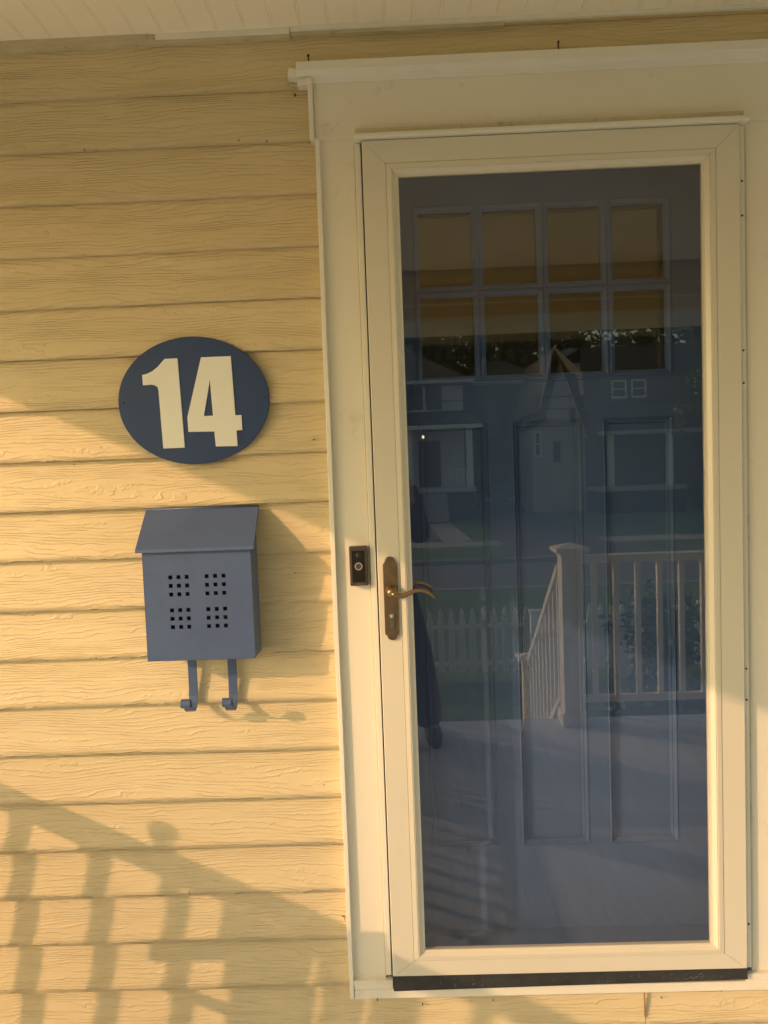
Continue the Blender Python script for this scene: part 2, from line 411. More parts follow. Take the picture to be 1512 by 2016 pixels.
prof = [(.010,2.268),(-.026,2.268),(-.030,2.276),(-.038,2.281),(-.042,2.288),(-.046,2.290),(-.046,2.312),(.006,2.316)]
b.prism(prof, 'x', -.1525, 1.30); b.build('crown_cap', M['trim2'], house, .0012)
b = MB(); b.rbox((-.1625,-.022,2.2915), .022, .026, .0215, Matrix.Rotation(R(9), 3, 'Y')); b.build('cap_return', M['trim2'], house, .001)
b = MB(); b.rbox((-.134,-.030,2.2675), .036, .020, .0135, Matrix.Rotation(R(-9), 3, 'Y')); b.build('cap_return', M['trim2'], house, .001)
# drip cap above the storm door
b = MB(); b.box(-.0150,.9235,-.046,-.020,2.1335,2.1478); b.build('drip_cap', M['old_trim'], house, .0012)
b = MB(); b.prism([(-.020,2.1195),(-.057,2.1205),(-.0585,2.1225),(-.0585,2.130),(-.055,2.1330),(-.020,2.1330)], 'x', -.0180, .9330); b.build('drip_cap', M['trim2'], house, .001)
# storm door mounting rails
b = MB(); b.box(-.0180,-.0035,-.030,.012,-.006,2.1185); b.build('mounting_rail', M['trim2'], house, .001)
b = MB(); b.box(-.0205,-.0180,-.0235,-.019,-.01,2.118); b.build('sealant_line', M['old_trim'], house)
b = MB(); b.box(.9185,.9300,-.032,.012,-.006,2.1185); b.build('mounting_rail', M['trim2'], house, .001)
b = MB(); b.box(.9305,.9365,-.027,.012,-.010,2.1185); b.build('mounting_rail', M['old_trim'], house, .0008)
for z in (1.9866,1.904,1.5778,1.498,.1108,.78,.70):
    b = MB(); b.lathe([(.0001,-.0345),(.0022,-.0340),(.0028,-.031)], (.9235,0,z), 'y', 10); b.build('screw', M['steel'], house)
# jambs and threshold inside the opening
box('door_jamb', -.034, -.0086, .0125, .17, -.06, 2.13, M['slate'], house)
box('door_jamb', .9305, .956, .0125, .17, -.06, 2.13, M['slate'], house)
box('head_jamb', -.0085, .9300, -.0195, .17, 2.105, 2.1315, M['slate'], house)
b = MB(); b.prism([(-.0185,-.030),(-.0185,-.004),(.10,.014),(.17,.016),(.17,-.03)], 'x', -.0085, .9300); b.build('threshold', M['slate'], house)
# sill board below
b = MB(); b.box(-.1035,1.30,-.034,.010,-.0665,-.0420); b.box(-.1035,-.0005,-.0338,.010,-.0419,-.0178); b.box(.9160,1.30,-.0338,.010,-.0419,-.0225)
b.build('sill_board', M['trim'], house, .0015)
box('sill_filler', 0.0, .9155, -.0185, .010, -.0415, -.008, M['gap'], house)
b = MB(); b.box(-.1036,-.1030,-.0352,-.0340,-.062,-.030); b.build('crack', M['gap'], house)
b = MB()
for seed_, (x0_, z0_, x1_, z1_) in enumerate(((-.1030,-.0172,-.0185,-.0172),(-.1035,-.0668,1.29,-.0668))):
    rr_ = random.Random(seed_); n_ = 40; pth = []; rd = []
    for k in range(n_+1):
        f_ = k/n_; pth.append((x0_+(x1_-x0_)*f_, -.0205 if seed_ == 0 else -.0115, z0_+(z1_-z0_)*f_+rr_.uniform(-.0004,.0004))); rd.append(.0016+rr_.uniform(-.0005,.0008))
    b = MB(); b.tube(pth, rd, 8); b.build('caulk_bead', M['trim'] if seed_ == 0 else M['old_trim'], house)
# ceiling trim pieces
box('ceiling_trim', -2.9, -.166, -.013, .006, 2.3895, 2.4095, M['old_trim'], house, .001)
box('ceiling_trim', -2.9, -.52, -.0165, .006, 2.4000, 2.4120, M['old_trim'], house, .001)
box('ceiling_trim', -.1655, 4.2, -.019, .006, 2.4000, 2.4135, M['trim2'], house, .0015)
box('ceiling_trim', -.50, -.168, -.0155, .004, 2.3960, 2.4125, M['trim2'], house, .001)
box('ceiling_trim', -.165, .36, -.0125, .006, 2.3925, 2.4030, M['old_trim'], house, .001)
# nails and scars
def nail(x, z, L, w=.0012):
    b = MB(); b.box(x-w, x+w, -.014, -.004, z-L, z); b.box(x-w*2.4, x+w*2.4, -.0148, -.008, z-.0012, z+.0016); b.build('nail', M['steel'], house)
nail(-.1242, 2.3425, .030); nail(.4905, 2.3460, .030, .0009)
for x, z, r in ((-.6953,2.1430,.0022),(-.306,2.1480,.0018),(-.162,2.2528,.0024),(-.1517,1.3999,.0016),(-.213,1.06,.0012),(.262,-.098,.0012),(.075,-.105,.0015),(-.045,-.09,.0012)):
    b = MB(); b.lathe([(.0001,-.0098),(r,-.0092),(r*1.1,-.002)], (x,0,z), 'y', 10); b.build('nail', M['rust'] if r > .002 else M['steel'], house)
rc = random.Random(4)
def chip(x, z, w, h):
    b = MB(); n = 14; pts = []
    for k in range(n):
        a = 2*math.pi*k/n; q = rc.uniform(.6, 1.15); pts.append((x+w*math.cos(a)*q, z+h*math.sin(a)*q))
    b.prism(pts, 'y', -.0102, -.004); return b
for x, z, w_, h_ in ((.7407,-.0765,.012,.0022),(.775,-.0745,.016,.001),(.815,-.0745,.012,.0016),(.828,-.0775,.007,.0013),(.838,-.0738,.008,.001),(.8615,-.0815,.003,.0048),(.8795,-.0728,.0055,.0026),(.65,-.0745,.004,.002),(.30,-.0715,.018,.0012),(.40,-.0705,.012,.0008),(.48,-.0705,.009,.001),(.15,-.0700,.010,.001),(.565,-.0715,.006,.0008),(.6605,-.115,.0009,.045),(.705,-.100,.0022,.0012),(-.1262,.1435,.004,.0009),(-.1225,.137,.001,.005)):
    chip(x, z, w_, h_).build('paint_chip', M['rust'], house)

# ---------------------------------------------------------------- porch roof, ceiling, beams
def beadboard(b, x0, x1, y0, y1, z, pitch=.0685):
    k = 0; x = x0
    while x < x1:
        xs = [(0,0),(.0026,0),(.0034,.0020),(.0042,0),(.0090,0),(.0096,.0014),(.0102,0),(pitch,0)]
        o = len(b.v)
        for dx, dz in xs: b.v += [(x+dx, y0, z+dz), (x+dx, y1, z+dz)]
        for q in range(len(xs)-1): b.face([o+2*q, o+2*q+1, o+2*q+3, o+2*q+2])
        x += pitch
b = MB(); beadboard(b, -2.2, 4.15, -2.48, .004, 2.4105); b.build('porch_ceiling', M['ceiling'], house, fix=False)
BEAMZ = 2.150
b = MB(); b.box(-1.80, 4.2, -2.68, -2.51, BEAMZ, 2.46); b.build('porch_beam', M['siding'], house)
box('beam_trim', -1.80, 4.2, -2.700, -2.495, BEAMZ-.02, BEAMZ-.0002, M['trim2'], house)
box('beam_trim', -1.63, 4.2, -2.509, -2.494, 2.216, 2.228, M['trim2'], house)
b = MB(); b.box(-1.80, -1.64, -2.505, -.002, 2.172, 2.46); b.build('end_beam', M['siding'], house)
# roof slab with boxed eaves all round: its left edge throws the slanting shade line over the wall
b = MB(); b.box(-2.27, -1.81, -3.05, .20, 2.145, 2.17); b.box(-1.81, 4.6, -3.05, -2.705, 2.145, 2.17); b.box(-2.30,-2.271,-3.08,.2,2.156,2.32); b.box(-2.27,4.6,-3.08,-3.051,2.140,2.32)
b.build('eave', M['trim2'], house)
b = MB(); b.v = [(-2.33,-3.12,2.321),(4.7,-3.12,2.321),(4.7,.3,3.3),(-2.33,.3,3.3),(-2.33,-3.12,2.36),(4.7,-3.12,2.36),(4.7,.3,3.34),(-2.33,.3,3.34)]
for q in ((0,3,2,1),(4,5,6,7),(0,1,5,4),(1,2,6,5),(2,3,7,6),(3,0,4,7)): b.face(list(q))
b.build('porch_roof', M['roof_dark'], house)
MB().prism([(-3.05,2.30),(-3.05,2.345),(.02,3.24),(.02,2.30)], 'x', -2.26, -2.23).build('roof_end_wall', M['siding'], house)
b = MB(); b.box(-2.9, 4.2, .03, .3, 2.6, 5.2); b.box(4.18, 4.25, -.3, .2, -1.15, 2.4); b.build('upper_wall', M['siding'], house)

for x in (-1.78, 3.1):
    c = thing('porch_column', (x+.0, -2.60, ZF), 'square white porch column at the %s corner of the porch' % ('near left' if x < 0 else 'far right'), 'column')
    MB().box(x-.07,x+.07,-2.66,-2.52,ZF+.14,BEAMZ-.10).build('shaft', M['white_rail'], c, .004)
    MB().box(x-.09,x+.09,-2.68,-2.505,ZF,ZF+.14).build('base', M['white_rail'], c, .006)
    MB().box(x-.09,x+.09,-2.68,-2.505,BEAMZ-.10,BEAMZ-.021).build('capital', M['white_rail'], c, .006)

# porch floor: boards running out from the wall
b = MB(); x = -1.95; k = 0
while x < 4.1:
    b.box(x, x+.0820, -2.58, -.004 if False else .010, ZF-.03, ZF + (.0004 if k % 2 else 0)); x += .083; k += 1
b.box(-1.94, 4.09, -2.57, .0, ZF-.20, ZF-.032)
b.build('porch_floor', M['deck'], None, .0015, kind='structure')
box('porch_skirt', -1.93, -.50, -2.55, -2.50, -1.15, ZF-.201, M['white_rail'], house); box('porch_skirt', 1.10, 4.08, -2.55, -2.50, -1.15, ZF-.201, M['white_rail'], house)

# ---------------------------------------------------------------- railings
def newel(b, x0, x1, y0, y1, z0, z1):
    b.box(x0, x1, y0, y1, z0, z1)
def newel_parts(p, cx, cy, z0, z1, w=.115, base=True):
    MB().box(cx-w/2,cx+w/2,cy-w/2,cy+w/2,z0,z1-.045).build('newel_post', M['white_rail'], p, .003)
    b = MB(); b.box(cx-w/2-.012,cx+w/2+.012,cy-w/2-.012,cy+w/2+.012,z1-.062,z1-.0452)
    b.box(cx-w/2-.036,cx+w/2+.036,cy-w/2-.036,cy+w/2+.036,z1-.045,z1-.022)
    o = len(b.v); e = w/2+.036
    b.v += [(cx-e,cy-e,z1-.0218),(cx+e,cy-e,z1-.0218),(cx+e,cy+e,z1-.0218),(cx-e,cy+e,z1-.0218),(cx,cy,z1+.006)]
    for q in ((0,1,4),(1,2,4),(2,3,4),(3,0,4),(3,2,1,0)): b.face([o+i for i in q])
    b.build('post_cap', M['white_rail'], p, .002)
    if base:
        e = w/2+.016; b = MB(); b.box(cx-e,cx+e,cy-e,cy+e,z0,z0+.075); b.build('base_collar', M['white_rail'], p, .006)
def rail_run(label, p, q, zt, zb, n, first, step, bw=.030, along='x', top=(.085,.045), fin=None):
    """horizontal railing between p and q"""
    t = thing('porch_railing', (p[0], p[1], ZF), label, 'railing')
    hw = top[0]/2
    if along == 'x':
        MB().box(p[0],q[0],p[1]-hw,p[1]+hw,zt-top[1],zt).build('top_rail', M['white_rail'], t, .004)
        MB().box(p[0],q[0],p[1]-.022,p[1]+.022,zb-.040,zb).build('bottom_rail', M['white_rail'], t, .003)
    else:
        MB().box(p[0]-hw,p[0]+hw,q[1],p[1],zt-top[1],zt).build('top_rail', M['white_rail'], t, .004)
        MB().box(p[0]-.022,p[0]+.022,q[1],p[1],zb-.040,zb).build('bottom_rail', M['white_rail'], t, .003)
    for k in range(n):
        if along == 'x': cx, cy = first+k*step, p[1]
        else: cx, cy = p[0], first-k*step
        MB().box(cx-bw/2,cx+bw/2,cy-bw/2,cy+bw/2,zb+.0003,zt-top[1]-.0003).build('baluster', M['white_rail'], t, .0015)
    return t
RZ = .775
tr = rail_run('white front porch railing right of the steps, beside the tall newel post', (1.081,-2.50), (3.03,-2.50), RZ, -.040, 15, 1.158, .1245, .029)
newel_parts(tr, 1.022, -2.500, ZF, .845)
tl = rail_run('white front porch railing left of the steps', (-1.70,-2.50), (-.56,-2.50), RZ, -.040, 8, -1.60, .1245, .034)
newel_parts(tl, -.50, -2.50, ZF, .845)
te = rail_run('white railing across the left end of the porch with a ball finial', (-1.72,-.012), (-1.72,-2.44), .8285, -.10, 20, -.199, .120, .0255, along='y')
b = MB(); b.lathe([(.013,.8287),(.011,.842),(.009,.856),(.012,.866),(.020,.878),(.0235,.892),(.0225,.905),(.015,.917),(.004,.9215)], (-1.72,-.668,0), 'z', 20)
b.build('ball_finial', M['white_rail'], te)
# stair railings run down and out from the two newels
def stair_rail(x, label):
    t = thing('stair_railing', (x, -2.56, ZF), label, 'railing')
    y0, z0, y1, z1 = -2.56, .700, -3.72, -.165
    MB().beam((x,y0,z0),(x,y1,z1), .06, .045).build('top_rail', M['white_rail'], t, .003)
    MB().beam((x,y0,z0-.76),(x,y1,z1-.76), .045, .04).build('bottom_rail', M['white_rail'], t, .003)
    n = 9
    for k in range(n):
        f = (k+.5)/n; y = y0+(y1-y0)*f; z = z0+(z1-z0)*f
        MB().box(x-.016,x+.016,y-.016,y+.016,z-.74,z-.02).build('baluster', M['white_rail'], t, .0015)
    newel_parts(t, x, -3.78, -1.15, -.107, .105, False)
stair_rail(.985, 'white sloping stair railing right of the porch steps ending in a short capped post')
stair_rail(-.50, 'white sloping stair railing left of the porch steps')
st = thing('porch_steps', (.24,-2.6,-1.15), 'grey painted wooden porch steps leading down to the yard', 'steps')
for k in range(5):
    y = -2.585 - k*.27; z = ZF - (k+1)*.158
    MB().box(-.43,.91,y-.285,y,z-.03,z).build('tread', M['deck'], st, .003)
    MB().box(-.42,.90,y-.02,y-.002,z+.001,z+.125).build('riser', M['white_rail'], st)
for x in (-.45, .925): MB().prism([(-2.586,-.24),(-3.95,-1.04),(-3.95,-1.149),(-2.586,-1.149)], 'x', x-.018, x+.008).build('stringer', M['white_rail'], st)

# slatted screen that stands just inside the end railing (its shade is the barred patch left of the door)
sc = thing('shadow_screen', (-1.25,-.60,ZF), 'small slatted wooden screen standing by the end railing, seen by its shadow', 'screen')
dx, dz = -1.0038, .4574
def P(x0, x1, z0, z1, name='slat'):
    MB().box(x0+dx, x1+dx, -.606, -.594, z0+dz, z1+dz).build(name, M['wood'], sc, .001)
MB().prism([(-.4535+dx,.0869+dz),(.02+dx,.0869+dz),(.02+dx,.090+dz),(-.28+dx,.105+dz),(-.4535+dx,.185+dz)], 'y', -.606, -.594).build('panel', M['wood'], sc)
P(-.66, .02, .0325, .0868, 'top_board')
for x0, x1 in ((-.451,-.336),(-.3154,-.234),(-.187,-.10),(-.07,.0)): P(x0, x1, ZF-dz, .0323)
b = MB(); y0 = -.5925
b.beam((-.60+dx, y0+.004, -.055+dz), (-.20+dx, y0+.004, -.205+dz), .008, .032); b.build('brace', M['wood'], sc)

# ---------------------------------------------------------------- storm door
sd = thing('storm_door', (0,-.045,0), 'almond full-view storm door with a single tall glass pane and mitred frame', 'door')
W, H = .9138, 2.1185
prof = [(.0,-.0375),(.0,-.0435),(.0015,-.0450),(.0555,-.0450),(.0560,-.0436),(.0572,-.0436),(.0578,-.0462),(.0690,-.0472),(.0698,-.0455),(.0708,-.0455),(.0718,-.0466),(.0810,-.0380),(.0845,-.0372),(.0845,-.0200),(.0355,-.0200),(.0355,-.0375)]
ks = {'L': 1.0, 'R': 1.035, 'T': 1.005, 'B': .735}
def ring(u): return u*ks['L'], W-u*ks['R'], u*ks['B'], H-u*ks['T']
GAP = .00035
def member(side):
    b = MB()
    for u, y in prof:
        l, r, bo, t = ring(u)
        if side == 'L': b.v += [(l,y,bo+GAP),(l,y,t-GAP)]
        if side == 'R': b.v += [(r,y,bo+GAP),(r,y,t-GAP)]
        if side == 'B': b.v += [(l+GAP,y,bo),(r-GAP,y,bo)]
        if side == 'T': b.v += [(l+GAP,y,t),(r-GAP,y,t)]
    n = len(prof)
    for i in range(n):
        j = (i+1) % n; b.face([2*i, 2*i+1, 2*j+1, 2*j])
    b.face([2*i for i in range(n)]); b.face([2*i+1 for i in range(n)][::-1])
    return b
member('L').build('stile', M['door_white'], sd); member('R').build('stile', M['door_white'], sd)
member('T').build('rail', M['door_white'], sd); member('B').build('rail', M['door_white'], sd)
b = MB()
l, r, bo, t = ring(.0838)
b.box(l-.004, r+.004, -.0330, -.0290, bo-.004, t+.004)
b.build('glass_pane', M['glass'], sd)
b = MB()
for (x0,x1,z0,z1) in ((l-.0010,l+.0030,bo,t),(r-.0030,r+.0010,bo,t),(l+.0031,r-.0031,t-.003,t+.001),(l+.0031,r-.0031,bo-.001,bo+.003)): b.box(x0,x1,-.0368,-.0332,z0,z1)
b.build('glazing_bead', M['door_white'], sd)
# rubber sweep, hanging a little lower on the left
b = MB(); b.v = [(.0012,-.0440,-.0408),(.9150,-.0440,-.0298),(.9142,-.0440,-.0006),(.0012,-.0440,-.0006),(.0012,-.0360,-.0408),(.9150,-.0360,-.0298),(.9142,-.0360,-.0006),(.0012,-.0360,-.0006)]
for q in ((0,1,2,3),(7,6,5,4),(0,4,5,1),(1,5,6,2),(2,6,7,3),(3,7,4,0)): b.face(list(q))
b.build('door_sweep', M['rubber'], sd, .001)
rs = random.Random(12)
def scuff(x, z, n, sp, mat, yf, parent, name):
    b = MB()
    for _ in range(n):
        cx_, cz_ = x+rs.gauss(0,sp), z+rs.uniform(-.011,.009); L = rs.uniform(.001,.006); th = rs.uniform(.0003,.0008); a = rs.uniform(-1.3,1.3)
        c_, s_ = math.cos(a), math.sin(a)
        pts = [(cx_-L*c_, cz_-L*s_), (cx_-th*s_, cz_+th*c_-.0001), (cx_+L*c_, cz_+L*s_), (cx_+th*s_, cz_-th*c_)]
        b.prism(pts, 'y', yf, yf+.0006)
    return b.build(name, mat, parent)
scuff(.775, -.016, 26, .03, M['logo_grey'], -.0443, sd, 'scuff_marks'); scuff(.20, -.020, 14, .03, M['logo_grey'], -.0443, sd, 'scuff_marks')
scuff(.45, -.018, 12, .15, M['logo_grey'], -.0443, sd, 'scuff_marks')
b = MB(); b.box(-.0032,.030,-.0372,-.022,.992,1.014); b.build('latch', M['gap'], sd)
# handle set
hp = []
cx = .0312
for k in range(9):
    a = math.pi*k/8; hp.append((cx+.0125*math.cos(a), 1.0875+.0110*math.sin(a)))
hp = [(cx+.0180,.9020),(cx+.0180,1.0780)] + hp + [(cx-.0180,1.0780),(cx-.0180,.9020)]
for k in range(9):
    a = math.pi + math.pi*k/8; hp.append((cx+.0125*math.cos(a), .8975+.0115*math.sin(a)))
plate = MB().prism(hp, 'y', -.0515, -.0452).build('handle_plate', M['brass'], sd, .0012)
lev = MB()
lev.lathe([(.0145,-.0518),(.0150,-.056),(.0140,-.062),(.0120,-.068),(.0112,-.076),(.0115,-.086),(.0105,-.0905),(.006,-.093),(.0005,-.0936)], (.0335,0,1.0130), 'y', 28)
lev.build('handle_rose', M['brass_hi'], plate)
path = [(.0335,1.0118),(.041,1.0085),(.050,1.0045),(.060,1.0035),(.070,1.0068),(.081,1.0118),(.093,1.0158),(.105,1.0168),(.116,1.0145),(.126,1.0098),(.1335,1.0035),(.1400,.9955)]
rad = [.0090,.0092,.0086,.0076,.0068,.0064,.0062,.0060,.0058,.0054,.0045,.0018]
b = MB(); b.tube([(x,-.0845,z) for x, z in path], rad, 18, .85); b.build('lever', M['brass_hi'], plate)
# inner lever behind the glass
b = MB(); b.tube([(x+.001,-.0250+.045+.015,z+.001) for x, z in path], rad, 14, .85); b.build('inner_lever', M['brass_hi'], sd)
b = MB()
kp = [(.0325+.0088*math.cos(a), .9475+.0088*math.sin(a)) for a in [R(-50+ (280*k/16)) for k in range(17)]]
kp = kp + [(.0270,.9190),(.0290,.9165),(.0360,.9165),(.0382,.9190)]
b.prism(kp, 'y', -.0545, -.0513); kc = b.build('key_cylinder', M['lock_metal'], plate, .0006)
b = MB(); b.lathe([(.0052,-.0546),(.0050,-.0562),(.0008,-.0562)], (.0325,0,.9480), 'y', 16); b.box(.0318,.0332,-.0566,-.0560,.9450,.9512); b.build('key_slot', M['ring'], plate)

# ---------------------------------------------------------------- entry door behind the glass
ed = thing('entry_door', (.457,.12,.016), 'slate blue front door with eight small panes behind the storm glass', 'door')
DY = .12
cols = [(.1350,.2790),(.3065,.4510),(.4790,.6205),(.6495,.7885)]
rows = [(1.5570,1.7690),(1.7975,1.9950)]
b = MB()
xs = [.0,] + [v for c in cols for v in c] + [.914]
zs = [.0165] + [.258,1.432] + [v for r_ in rows for v in r_] + [2.100]
pan = [(.1190,.3040),(.3710,.5560),(.6150,.8010)]
def slab_rect(x0,x1,z0,z1): b.box(x0,x1,DY,DY+.040,z0,z1)
slab_rect(0,.914,.0175,.258); slab_rect(0,.914,1.432,1.557); slab_rect(0,.914,1.995,2.104)
slab_rect(0,.135,1.557,1.995); slab_rect(.7885,.914,1.557,1.995)
for i in range(3): slab_rect(cols[i][1], cols[i+1][0], 1.557, 1.995)
for c0, c1 in cols: slab_rect(c0, c1, 1.769, 1.7975)
slab_rect(0, pan[0][0], .258, 1.432); slab_rect(pan[0][1], pan[1][0], .258, 1.432); slab_rect(pan[1][1], pan[2][0], .258, 1.432); slab_rect(pan[2][1], .914, .258, 1.432)
b.build('door_leaf', M['slate'], ed)
def frame_mould(name, x0, x1, z0, z1, prof, mat, parent):
    """picture-frame moulding: prof = (distance inwards, y)"""
    b = MB(); n = len(prof)
    for d, y in prof: b.v += [(x0+d,y,z0+d),(x1-d,y,z0+d),(x1-d,y,z1-d),(x0+d,y,z1-d)]
    for i in range(n-1):
        for q in range(4): b.face([4*i+q, 4*i+(q+1)%4, 4*i+4+(q+1)%4, 4*i+4+q])
    return b.build(name, mat, parent)
for x0, x1 in pan:
    fr = frame_mould('panel_moulding', x0, x1, .258, 1.432, [(-.001,DY-.0005),(.002,DY-.003),(.005,DY+.002),(.009,DY+.007),(.012,DY+.0065),(.016,DY+.017),(.0175,DY+.0175)], M['slate'], ed)
    MB().box(x0+.0170,x1-.0170,DY+.0165,DY+.032,.2750,1.4150).build('door_panel', M['slate'], ed)
for c0, c1 in cols:
    for r0, r1 in rows:
        pn = box('window_pane', c0, c1, DY+.0125, DY+.018, r0, r1, M['lite'], ed)
        frame_mould('pane_moulding', c0-.0125, c1+.0125, r0-.0125, r1+.0125, [(-.0003,DY-.0002),(.0005,DY-.0055),(.004,DY-.0070),(.0075,DY-.0040),(.0125,DY-.0010),(.0140,DY+.006),(.0142,DY+.0122)], M['slate'], pn)
box('backing', -.05, .97, DY+.041, DY+.047, .02, 2.1, M['gap'], ed)

# ---------------------------------------------------------------- house number sign
sg = thing('house_number_sign', (-.451,-.010,1.5088), 'oval navy sign with ivory number 14 screwed to the yellow siding', 'sign')
b = MB(); n = 96; a_, c_ = .1925, .1608
o = 0
for (sc_, y) in ((1,-.0095),(1,-.0150),(.993,-.0162)):
    for k in range(n):
        an = 2*math.pi*k/n; b.v.append((-.451+a_*sc_*math.cos(an), y, 1.5088+c_*sc_*math.sin(an)))
for i in range(2):
    for k in range(n): b.face([i*n+k, i*n+(k+1)%n, (i+1)*n+(k+1)%n, (i+1)*n+k], 0, True)
b.face([k for k in range(n)]); b.face([2*n+k for k in range(n)])
plate = b.build('oval_plate', M['navy'], sg)
import mathutils
def C(px, py):
    """a traced digit corner, from the sign's own grid (units of the trace) to metres on the sign"""
    return -.5778 + (px-205)*.0005098 + (py-248)*(-.0000)+0, 1.5895 - (py-240)*.0004953
def trace(pts): 
    out = []
    for px, py in pts:
        # the trace leans by the camera's roll (0.038); stand it upright
        x = -.451 + ((px-459) + (py-374)*(-.041))*.000508*1.0
        z = 1.5088 - ((py-374) + (px-459)*.037)*.000512
        out.append((x, z))
    return out
one = trace([(205,248),(228,243),(256,230),(280,211),(300,190),(318,170),(383,167),(414,606),(306,610),(286,330),(282,309),(268,299),(250,296),(208,299)])
MB().prism(one, 'y', -.0190, -.0158).build('digit_one', M['digit'], plate, .0006)
fo = trace([(500,163),(648,157),(668,446),(699,445),(703,519),(674,521),(679,598),(570,600),(563,526),(433,528),(429,455)])
ho = trace([(543,270),(557,448),(511,450)])
vs, tris = [Vector((x,0,z)) for x, z in fo], None
cu = [[Vector((x,z,0)) for x, z in fo], [Vector((x,z,0)) for x, z in ho]]
tris = mathutils.geometry.tessellate_polygon(cu)
flat = fo + ho; b = MB(); nn = len(flat)
b.v = [(x,-.0190,z) for x, z in flat] + [(x,-.0158,z) for x, z in flat]
for t_ in tris: b.face(list(t_)); b.face([i+nn for i in t_][::-1])
k = len(fo)
for i in range(k): b.face([i, (i+1)%k, nn+(i+1)%k, nn+i])
for i in range(3): b.face([k+i, k+(i+1)%3, nn+k+(i+1)%3, nn+k+i])
b.build('digit_four', M['digit'], plate)
for x in (-.6315, -.2715):
    b = MB(); b.lathe([(.0034,-.0160),(.0034,-.0172),(.0024,-.0180),(.0003,-.0181)], (x,0,1.510), 'y', 16); b.build('screw', M['bronze'], sg)

# ---------------------------------------------------------------- mailbox
mb = thing('mailbox', (-.4435,-.012,1.05), 'blue-grey wall mailbox with a sloping lid, square vent holes and two newspaper hooks', 'mailbox')
X0, X1, YF, YB = -.5765, -.3085, -.099, -.012
ZB, ZT = .8635, 1.137
b = MB()
gx, gz = [], []
hs = .0098
def cent(a, c): return [a, (a+c)/2, c]
GX = [cent(-.5090,-.4685), cent(-.4190,-.3775)]
GZ = [cent(1.0715,1.0290), cent(.9895,.9475)]
holes = [(x, z) for g in GX for x in g for h_ in GZ for z in h_]
xs = sorted({X0, X1} | {x+s*hs/2 for g in GX for x in g for s in (-1,1)})
zs = sorted({ZB, ZT} | {z+s*hs/2 for g in GZ for z in g for s in (-1,1)})
t_ = .0014
for i in range(len(xs)-1):
    for j in range(len(zs)-1):
        mxx, mzz = (xs[i]+xs[i+1])/2, (zs[j]+zs[j+1])/2
        if any(abs(mxx-hx) < hs/2 and abs(mzz-hz) < hs/2 for hx, hz in holes):
            x0,x1,z0,z1 = xs[i],xs[i+1],zs[j],zs[j+1]; o = len(b.v)
            b.v += [(x0,YF,z0),(x1,YF,z0),(x1,YF,z1),(x0,YF,z1),(x0,YF+t_,z0),(x1,YF+t_,z0),(x1,YF+t_,z1),(x0,YF+t_,z1)]
            for q in range(4): b.face([o+q, o+(q+1)%4, o+4+(q+1)%4, o+4+q])
            continue
        o = len(b.v); b.v += [(xs[i],YF,zs[j]),(xs[i+1],YF,zs[j]),(xs[i+1],YF,zs[j+1]),(xs[i],YF,zs[j+1])]; b.face([o,o+1,o+2,o+3])
        o = len(b.v); b.v += [(xs[i],YF+t_,zs[j]),(xs[i+1],YF+t_,zs[j]),(xs[i+1],YF+t_,zs[j+1]),(xs[i],YF+t_,zs[j+1])]; b.face([o,o+3,o+2,o+1])
# sides follow the lid's slope, bottom, back
for x in (X0, X1-t_):
    b.prism([(YF+t_+.0001,ZB),(YB,ZB),(YB,1.228),(YF+t_+.0001,1.133)], 'x', x, x+t_)
b.box(X0+t_,X1-t_,YF+t_,YB,ZB+.0006,ZB+.002)
b.box(X0+t_,X1-t_,YB-.0015,YB+.004,ZB+.002,1.228)
import bmesh
body = b.build('body', M['mailbox'], mb, fix=False)
box('hole_shade_block', X0+.012, X1-.012, -.070, -.020, ZB+.006, 1.12, M['hole_dark'], mb)  # added dark block stands in for shade behind the vent holes
b = MB()
yb, yf, zb_, zf_ = -.010, -.1085, 1.2365, 1.1430
b.prism([(yb,zb_),(yf,zf_),(yf-.0012,zf_-.0080),(yf+.0004,zf_-.0080),(yf+.0016,zf_-.0012),(yb,zb_-.0022)], 'x', -.5895, -.2985)
for x in (-.5895, -.2985-.0013): b.prism([(yb,zb_-.0023),(yf+.002,zf_-.0015),(yf+.002,zf_-.0085),(yb,zb_-.010)], 'x', x, x+.0013)
b.build('lid', M['mailbox'], mb, .0004)
b = MB(); b.tube([(-.5900,-.0110,1.2362),(-.2982,-.0110,1.2362)], .0028, 10); b.build('hinge_rod', M['mailbox'], mb)
b = MB(); b.box(X0+.0001,X1-.0001,YF-.0010,YF-.0001,ZB,ZB+.0050); b.build('bottom_hem', M['mailbox'], mb, .0004)
hook = [(-.016,.872),(-.016,.845),(-.016,.800),(-.0165,.770),(-.018,.750),(-.023,.735),(-.032,.7245),(-.044,.7195),(-.056,.7215),(-.066,.7285),(-.073,.738),(-.078,.748)]
cy_, cz_ = -.0885, .7525
for k in range(30):
    a = R(-15) - R(k*18)
    rr = .0128*(1-.020*k)
    hook.append((cy_ + rr*math.cos(a+R(-20)+math.pi*0), cz_ + rr*math.sin(a+R(-20))))
def ribbon(pts, x0, x1, th=.0016):
    b = MB(); n = len(pts)
    for i, (y, z) in enumerate(pts):
        p0 = pts[max(i-1,0)]; p1 = pts[min(i+1,n-1)]
        ty, tz = p1[0]-p0[0], p1[1]-p0[1]; l = math.hypot(ty, tz) or 1
        ny, nz = -tz/l*th/2, ty/l*th/2
        b.v += [(x0,y+ny,z+nz),(x1,y+ny,z+nz),(x1,y-ny,z-nz),(x0,y-ny,z-nz)]
    for i in range(n-1):
        for q in range(4): b.face([4*i+q, 4*i+(q+1)%4, 4*i+4+(q+1)%4, 4*i+4+q], 0, False)
    b.face([0,1,2,3]); b.face([4*n-4+q for q in (3,2,1,0)])
    return b
